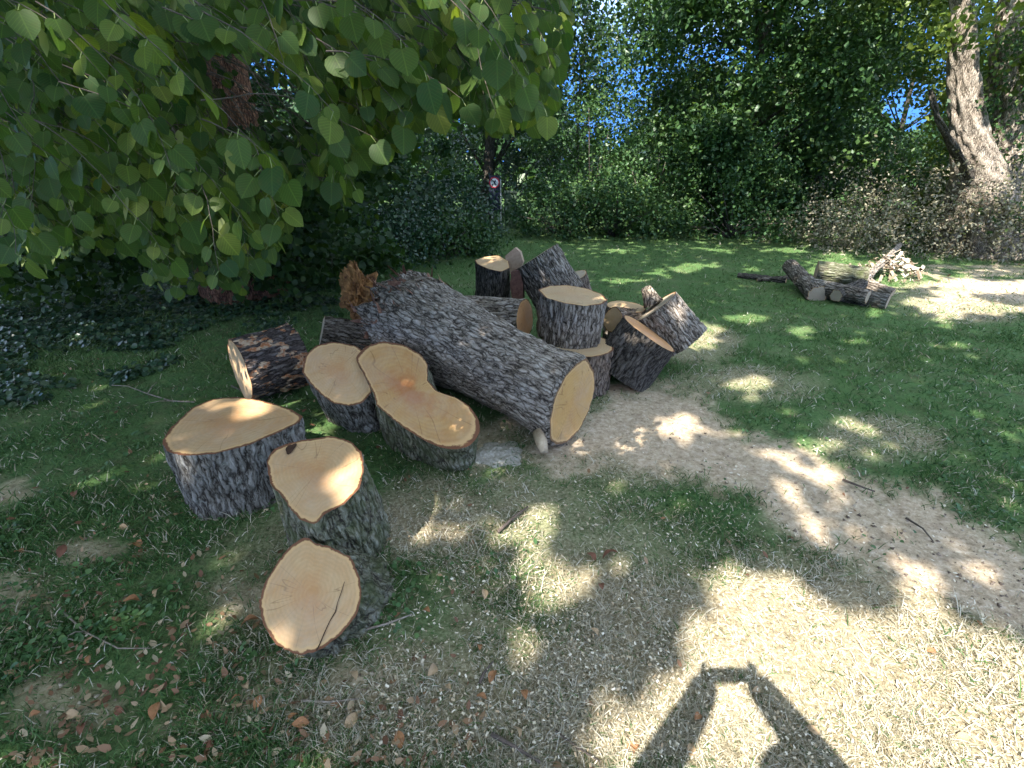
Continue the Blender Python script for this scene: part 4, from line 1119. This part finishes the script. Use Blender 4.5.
# skirt of sucker shoots round the foot of the lime
P, k, C = clumps((LB.x - .2, LB.y - .9), 2.6, .8, -.3, 3.6, 90, 20000, .6)
ok = P[:, 2] > .05 + .35 * RNG.random(len(P)); P = P[ok]
qx, qy = to_pix(P); P = P[~(inpoly(qx, qy, TRW) & (RNG.random(len(P)) < .98))]
leaf_obj('sucker_shoots', P, .085 * RNG.uniform(.6, 1.25, len(P)), LEAF_LIME_SHADE, lt, ROUND, ROUND_F, rnd=np.clip(RNG.normal(.35, .2, len(P)), 0, 1))

# ------------------------------------------------------------------ the unseen high canopy, its gaps and density shaped to set the dapples
LIT_POLY = [[(683, 560), (740, 552), (790, 568), (850, 600), (900, 588), (960, 600), (1040, 640), (1100, 700), (1100, 800), (1100, 900), (560, 900), (585, 768), (590, 700), (604, 672), (640, 664), (676, 650), (684, 610)]]
DARK_IN = [(900, 594, 40, 15, 28), (868, 592, 22, 10, 10), (985, 648, 32, 42, -20), (1030, 690, 26, 26), (700, 600, 20, 14), (640, 720, 26, 12, 30), (820, 690, 10, 5), (930, 745, 16, 6)]
LIT = [(680, 427, 36, 11), (636, 440, 14, 8), (682, 449, 12, 8), (740, 438, 16, 9), (810, 455, 26, 10), (771, 466, 12, 8), (792, 473, 10, 7), (829, 476, 13, 9), (814, 487, 9, 7), (788, 492, 13, 9), (762, 486, 13, 8), (844, 499, 13, 7),
       (814, 520, 34, 15, 30), (838, 535, 26, 12), (870, 525, 12, 8), (899, 546, 12, 8), (946, 546, 14, 9), (922, 578, 34, 11), (935, 505, 13, 7), (905, 503, 9, 6), (623, 397, 16, 7), (745, 379, 19, 7), (758, 390, 23, 7), (792, 412, 21, 8),
       (849, 425, 12, 9), (879, 449, 15, 8), (1013, 438, 14, 9), (1018, 529, 10, 15), (996, 490, 11, 8), (1010, 590, 24, 12), (955, 650, 14, 22),
       (530, 538, 34, 34), (556, 592, 46, 24), (529, 470, 20, 9), (576, 449, 17, 10), (429, 525, 34, 22), (494, 598, 18, 26), (681, 493, 15, 10), (687, 563, 16, 12), (617, 483, 16, 7), (458, 764, 30, 12), (310, 766, 18, 9),
       (705, 333, 20, 10), (700, 345, 24, 8), (694, 354, 12, 6), (660, 271, 9, 3), (686, 269, 11, 3), (907, 280, 32, 8), (945, 303, 44, 6), (1004, 287, 34, 7), (990, 309, 40, 5), (748, 319, 26, 5), (800, 330, 14, 4), (850, 345, 12, 4), (960, 345, 18, 4),
       (275, 580, 10, 8), (240, 560, 10, 8), (545, 660, 10, 7)]
LITZ = [(.37, 238, 405, 24, 8), (.37, 203, 432, 26, 9), (.37, 250, 415, 16, 5), (.25, 250, 377, 18, 24), (.37, 315, 372, 9, 13), (.22, 300, 402, 9, 18), (.43, 272, 468, 8, 9), (.43, 352, 493, 10, 9), (.70, 570, 290, 12, 4), (.66, 494, 262, 14, 4),
        (.22, 622, 350, 7, 12), (.46, 624, 306, 10, 3), (.35, 657, 312, 8, 9), (.45, 668, 300, 14, 6), (.34, 402, 424, 10, 6), (.36, 545, 265, 8, 6), (.30, 880, 265, 24, 12), (.9, 850, 218, 26, 10), (.9, 915, 222, 14, 8), (1.0, 1000, 225, 24, 14), (.2, 880, 300, 10, 4)]
TUBES = [*RTUBE, ((rb.x - 1.0, rb.y + 2.5, 3.0), .9), ((rb.x - 2.0, rb.y + 1, 2.2), .55), ((rb.x + .3, rb.y - .6, 1.2), .5),
         (tuple(ony(620, 172, 12.2)), .28), (tuple(ony(598, 150, 13.4)), .2), (tuple(ony(700, 130, 12)), .25), (tuple(ony(740, 60, 12)), .3), (tuple(ony(60, 20, 1.4)), .10), (tuple(ony(40, 5, 1.3)), .10), (tuple(ony(130, 10, 1.8)), .08), (tuple(ony(20, 190, 1.4)), .05)]
hz0, hz1 = 6.2, 8.4
NC = 150000
cx = RNG.uniform(-15, 9.5, NC); cy = RNG.uniform(-7.5, 12.5, NC); cz = RNG.uniform(hz0, hz1, NC)
P = np.stack([cx, cy, cz], -1)
an = np.array(ANTI)
def drop(P, z): return P + an[None] * ((P[:, 2] - z) / -an[2])[:, None]
def in_light(P):
    gx_, gy_ = to_pix(drop(P, 0)); m_ = np.zeros(len(P), bool)
    for pl in LIT_POLY: m_ |= inpoly(gx_, gy_, pl)
    for e in LIT: m_ |= ell(gx_, gy_, e) < (1.9 if e[2] < 16 else 1.35)
    for e in LITZ:
        a, b = to_pix(drop(P, e[0])); m_ |= ell(a, b, e[1:]) < 1.4
    return m_ | in_tubes(P, TUBES)
G0 = drop(P, 0); gpx, gpy = to_pix(G0)
lit = in_light(P)
def clear_limb(root, pts):
    Q = np.concatenate([np.linspace(np.array(pts[i]), np.array(pts[i + 1]), 25) for i in range(len(pts) - 1)]) + np.array(root.location)
    return not in_light(Q).any()
# outside the picture: natural gaps
outside = (gpx < -40) | (gpx > 1064) | (gpy > 800) | (G0[:, 1] > 12)
nat = VA.fbm(G0[:, 0] * 1.4, G0[:, 1] * 1.4) > .60
lit |= outside & nat
# far and right-hand back is more open
lit |= (VB.fbm(G0[:, 0] * 1.3 + 5, G0[:, 1] * 1.3) > .64) & (G0[:, 1] > 7) & (G0[:, 0] > .5)
nearz = np.clip(1.25 - np.hypot((G0[:, 0] - 1) / 7.5, (G0[:, 1] - 4) / 6.0), 0, 1)
hole = VC.fbm(G0[:, 0] * .9, G0[:, 1] * .9)
deep = (G0[:, 0] < .8) & (G0[:, 1] > 3.0)
lit |= RNG.random(NC) > np.clip(.45 + .75 * nearz + deep, 0, 1)
P = P[~lit]; n = len(P)
N = np.array(SUN)[None] + RNG.normal(0, .35, (n, 3))
trunks = np.array([(LB.x, LB.y), (-6.0, -3.5), (rb.x, rb.y)])
own = np.argmin(np.stack([np.hypot(P[:, 0] - a, P[:, 1] - b) for a, b in trunks]), 0)
shade = empty('shade_tree', (-6.0, -3.5, 0)); tag(shade, 'spreading lime tree behind the photographer whose crown shades the clearing', 'tree')
mb = MB(); mb.tube([(0, 0, -.1), (0, 0, 1), (.1, 0, 3), (.3, .2, 5.5), (.5, .4, 7.2)], [.55, .42, .36, .26, .12], 14, jit=.1)
for k in range(9):
    a = k * .7; q_ = [(.2, .1, 3.5 + k * .3), (math.cos(a) * 1.5, math.sin(a) * 1.5, 5.3 + k * .15), (math.cos(a) * 4, math.sin(a) * 4, 7.0)]
    if clear_limb(shade, q_): mb.tube(q_, [.16, .11, .04], 8)
o = mb.build('trunk', BARK_BROWN, shade, True); a = o.data.attributes.new('ridge', 'FLOAT', 'POINT'); a.data.foreach_set('value', np.full(len(o.data.vertices), .6, np.float32))
for i, (root, nm) in enumerate(((lt, 'crown'), (shade, 'crown'), (rt, 'high_crown'))):
    k = own == i
    leaf_obj(nm, P[k], RNG.uniform(.11, .19, k.sum()), LEAF_HIGH, root, ROUND, ROUND_F, N=N[k])
mb = MB()
for k in range(11):
    a = k * .57; q_ = [(0, 0, 4.0 + .2 * k), (math.cos(a) * 1.6, math.sin(a) * 1.6, 5.9 + .1 * k), (math.cos(a) * 4.2, math.sin(a) * 4.2, 7.3)]
    if clear_limb(lt, q_): mb.tube(q_, [.18, .11, .04], 8)
o = mb.build('limbs', BARK_BROWN, lt, True); a = o.data.attributes.new('ridge', 'FLOAT', 'POINT'); a.data.foreach_set('value', np.full(len(o.data.vertices), .6, np.float32))

# ------------------------------------------------------------------ sign, post
sb = ony(495, 228, 13.4); sg = empty('round_sign', (sb.x, sb.y, 0)); tag(sg, 'small round red-edged prohibition sign on a narrow dark board', 'sign')
DARKB = mat_plain('sign_board_dark', (.012, .014, .03), (.03, .035, .06), 20, .5)
WHITE = mat_plain('sign_white', (.74, .74, .74), (.82, .82, .82), 20, .5)
RED = mat_plain('sign_red', (.45, .03, .05), (.55, .05, .07), 20, .5)
mb = MB(); mb.box((0, 0, .86), (.135, .012, .42)); mb.build('board', DARKB, sg)
def disc(r0, r1, y, z, n=28):
    V_ = []; 
    for k in range(n):
        a = 2 * math.pi * k / n
        for r_ in (r0, r1):
            V_ += [(math.cos(a) * r_, y, z + math.sin(a) * r_)]
    return V_, [(2 * k, 2 * k + 1, (2 * k + 3) % (2 * n), (2 * k + 2) % (2 * n)) for k in range(n)]
mb = MB(); mb.add(*disc(.001, .10, -.016, 1.12)); mb.build('disc', WHITE, sg)
mb = MB(); mb.add(*disc(.10, .13, -.019, 1.12)); mb.build('red_ring', RED, sg)
mb = MB(); 
mb.tube([(-.045, -.02, 1.175), (.045, -.02, 1.065)], [.012, .012], 6); mb.tube([(.03, -.021, 1.17), (.0, -.021, 1.12), (.02, -.021, 1.07)], [.018, .022, .015], 6); mb.build('symbol', DARKB, sg)
mb = MB(); mb.tube([(.155, 0, -.05), (.155, 0, 1.26)], [.016, .016], 8); mb.tube([(-.07, .03, -.05), (-.07, .03, .5)], [.025, .025], 8); mb.build('pole', mat_plain('sign_pole', (.45, .43, .43), (.6, .58, .58), 20, .5), sg)
gb = ony(507, 226, 13.7); gbx = empty('green_post', (gb.x, gb.y, 0)); tag(gbx, 'weathered green post standing just right of the small sign', 'post')
mb = MB(); mb.box((.1, 0, .40), (.15, .15, .46)); mb.build('post_body', mat_plain('green_paint', (.05, .085, .055), (.10, .14, .09), 8, .7), gbx)
mb = MB(); mb.box((.1, 0, .885), (.17, .17, .022)); mb.build('post_cap', mat_plain('green_cap', (.10, .13, .09), (.16, .19, .13), 8, .7), gbx)

# ------------------------------------------------------------------ the photographer, whose arms and head throw the shadow
SKIN = mat_plain('skin', (.42, .25, .18), (.50, .31, .23), 30, .6); SHIRT = mat_plain('shirt', (.10, .13, .20), (.14, .17, .25), 60, .9); TROUS = mat_plain('trousers', (.06, .06, .07), (.10, .10, .11), 60, .9); HAIR = mat_plain('hair', (.03, .02, .015), (.07, .05, .035), 80, .7)
pr = empty('person', (0, -.46, 0)); tag(pr, 'person standing with both arms raised, holding a phone out in front', 'person')
def skin_obj(name, verts, edges, radii, mat, parent, root_i=0, sub=2):
    me = bpy.data.meshes.new(name); me.from_pydata(verts, edges, []); me.update(); me.materials.append(mat)
    o_ = bpy.data.objects.new(name, me); COL.objects.link(o_); o_.parent = parent
    m_ = o_.modifiers.new('skin', 'SKIN'); m_.use_smooth_shade = True
    for i, r_ in enumerate(radii):
        sv = me.skin_vertices[0].data[i]; sv.radius = (r_, r_) if isinstance(r_, float) else r_; sv.use_root = (i == root_i)
    s_ = o_.modifiers.new('sub', 'SUBSURF'); s_.levels = sub; s_.render_levels = sub
    return o_
v_ = [(0, 0, .95), (0, 0, 1.15), (0, 0, 1.38), (0, 0, 1.50), (0, .02, 1.58),
      (-.20, 0, 1.42), (-.31, .24, 1.28), (-.10, .40, 1.57), (-.082, .445, 1.595),
      (.20, 0, 1.42), (.32, .26, 1.32), (.10, .40, 1.57), (.082, .445, 1.595),
      (-.10, 0, .86), (-.11, .02, .48), (-.11, -.02, .09), (-.12, .14, .035), (.10, 0, .86), (.11, .02, .48), (.11, -.02, .09), (.12, .14, .035)]
e_ = [(0, 1), (1, 2), (2, 3), (3, 4), (2, 5), (5, 6), (6, 7), (7, 8), (2, 9), (9, 10), (10, 11), (11, 12), (0, 13), (13, 14), (14, 15), (15, 16), (0, 17), (17, 18), (18, 19), (19, 20)]
r_ = [(.17, .12), (.15, .11), (.17, .12), .07, .06, .085, .072, .052, .046, .085, .072, .052, .046, .09, .062, .045, .042, .09, .062, .045, .042]
body = skin_obj('body', v_, e_, r_, SKIN, pr)
sh = skin_obj('shirt', [v_[0], v_[1], v_[2], (0, 0, 1.47), v_[5], (-.28, .20, 1.33), v_[9], (.30, .20, 1.345)], [(0, 1), (1, 2), (2, 3), (2, 4), (4, 5), (2, 6), (6, 7)], [(.185, .135), (.165, .125), (.185, .135), .085, .10, .088, .10, .088], SHIRT, pr)
tr = skin_obj('trousers', [v_[0], v_[13], v_[14], (-.11, -.02, .12), v_[17], v_[18], (.11, -.02, .12)], [(0, 1), (1, 2), (2, 3), (0, 4), (4, 5), (5, 6)], [(.185, .135), .105, .078, .065, .105, .078, .065], TROUS, pr)
hd = lump('head', (0, .03, 1.68), .115, SKIN, pr, 9, .03, (.82, .95, 1.12)); hd.matrix_local = Matrix()
hr = lump('hair', (0, .005, 1.715), .118, HAIR, pr, 4, .06, (.88, .95, .92)); hr.matrix_local = Matrix()
for nm, lst in (('nose', [((0, .14, 1.675), .016)]), ('ear', [((-.098, .02, 1.68), .022)]), ('ear', [((.098, .02, 1.68), .022)]), ('eye', [((-.034, .125, 1.70), .012)]), ('eye', [((.034, .125, 1.70), .012)]), ('mouth', [((0, .13, 1.63), .018)])):
    for c_, rr_ in lst:
        o = lump(nm, c_, rr_, HAIR if nm == 'eye' else SKIN, hd, 2, .05, (1.2, .5, .4) if nm == 'mouth' else (.7, 1, 1.3), 8); o.matrix_local = Matrix()
for sx in (-1, 1):
    for f in range(5):
        z_ = 1.622 - f * .018
        if f < 4: pts = [(sx * .088, .498, z_ - .012), (sx * .092, .522, z_ - .01), (sx * (.083 - .003 * f), .536 - .004 * f, z_ - .008), (sx * (.071 - .003 * abs(f - 1)), .5335, z_ - .006)]
        else: pts = [(sx * .085, .49, 1.585), (sx * .076, .485, 1.572), (sx * .064, .488, 1.566)]
        pts = [(a_, b_ - .06, c_) for a_, b_, c_ in pts]
        skin_obj('finger' if f < 4 else 'thumb', pts, [(i, i + 1) for i in range(len(pts) - 1)], [.010, .0092, .0085, .0075][:len(pts)], SKIN, body, 0, 1)
ph = empty('mobile_phone', (0, -.012, CAMZ)); tag(ph, 'dark mobile phone held sideways in both raised hands', 'phone')
mb = MB(); mb.box((0, 0, -.01), (.078, .0042, .037)); mb.build('case', mat_plain('phone_case', (.02, .02, .022), (.03, .03, .033), 30, .4), ph)
mb = MB(); mb.box((0, -.0052, -.01), (.072, .0006, .033)); mb.build('screen', mat_plain('phone_screen', (.01, .01, .012), (.012, .012, .014), 30, .1), ph)
print('leaves', n1_, n2_, n3_, 'canopy', n)
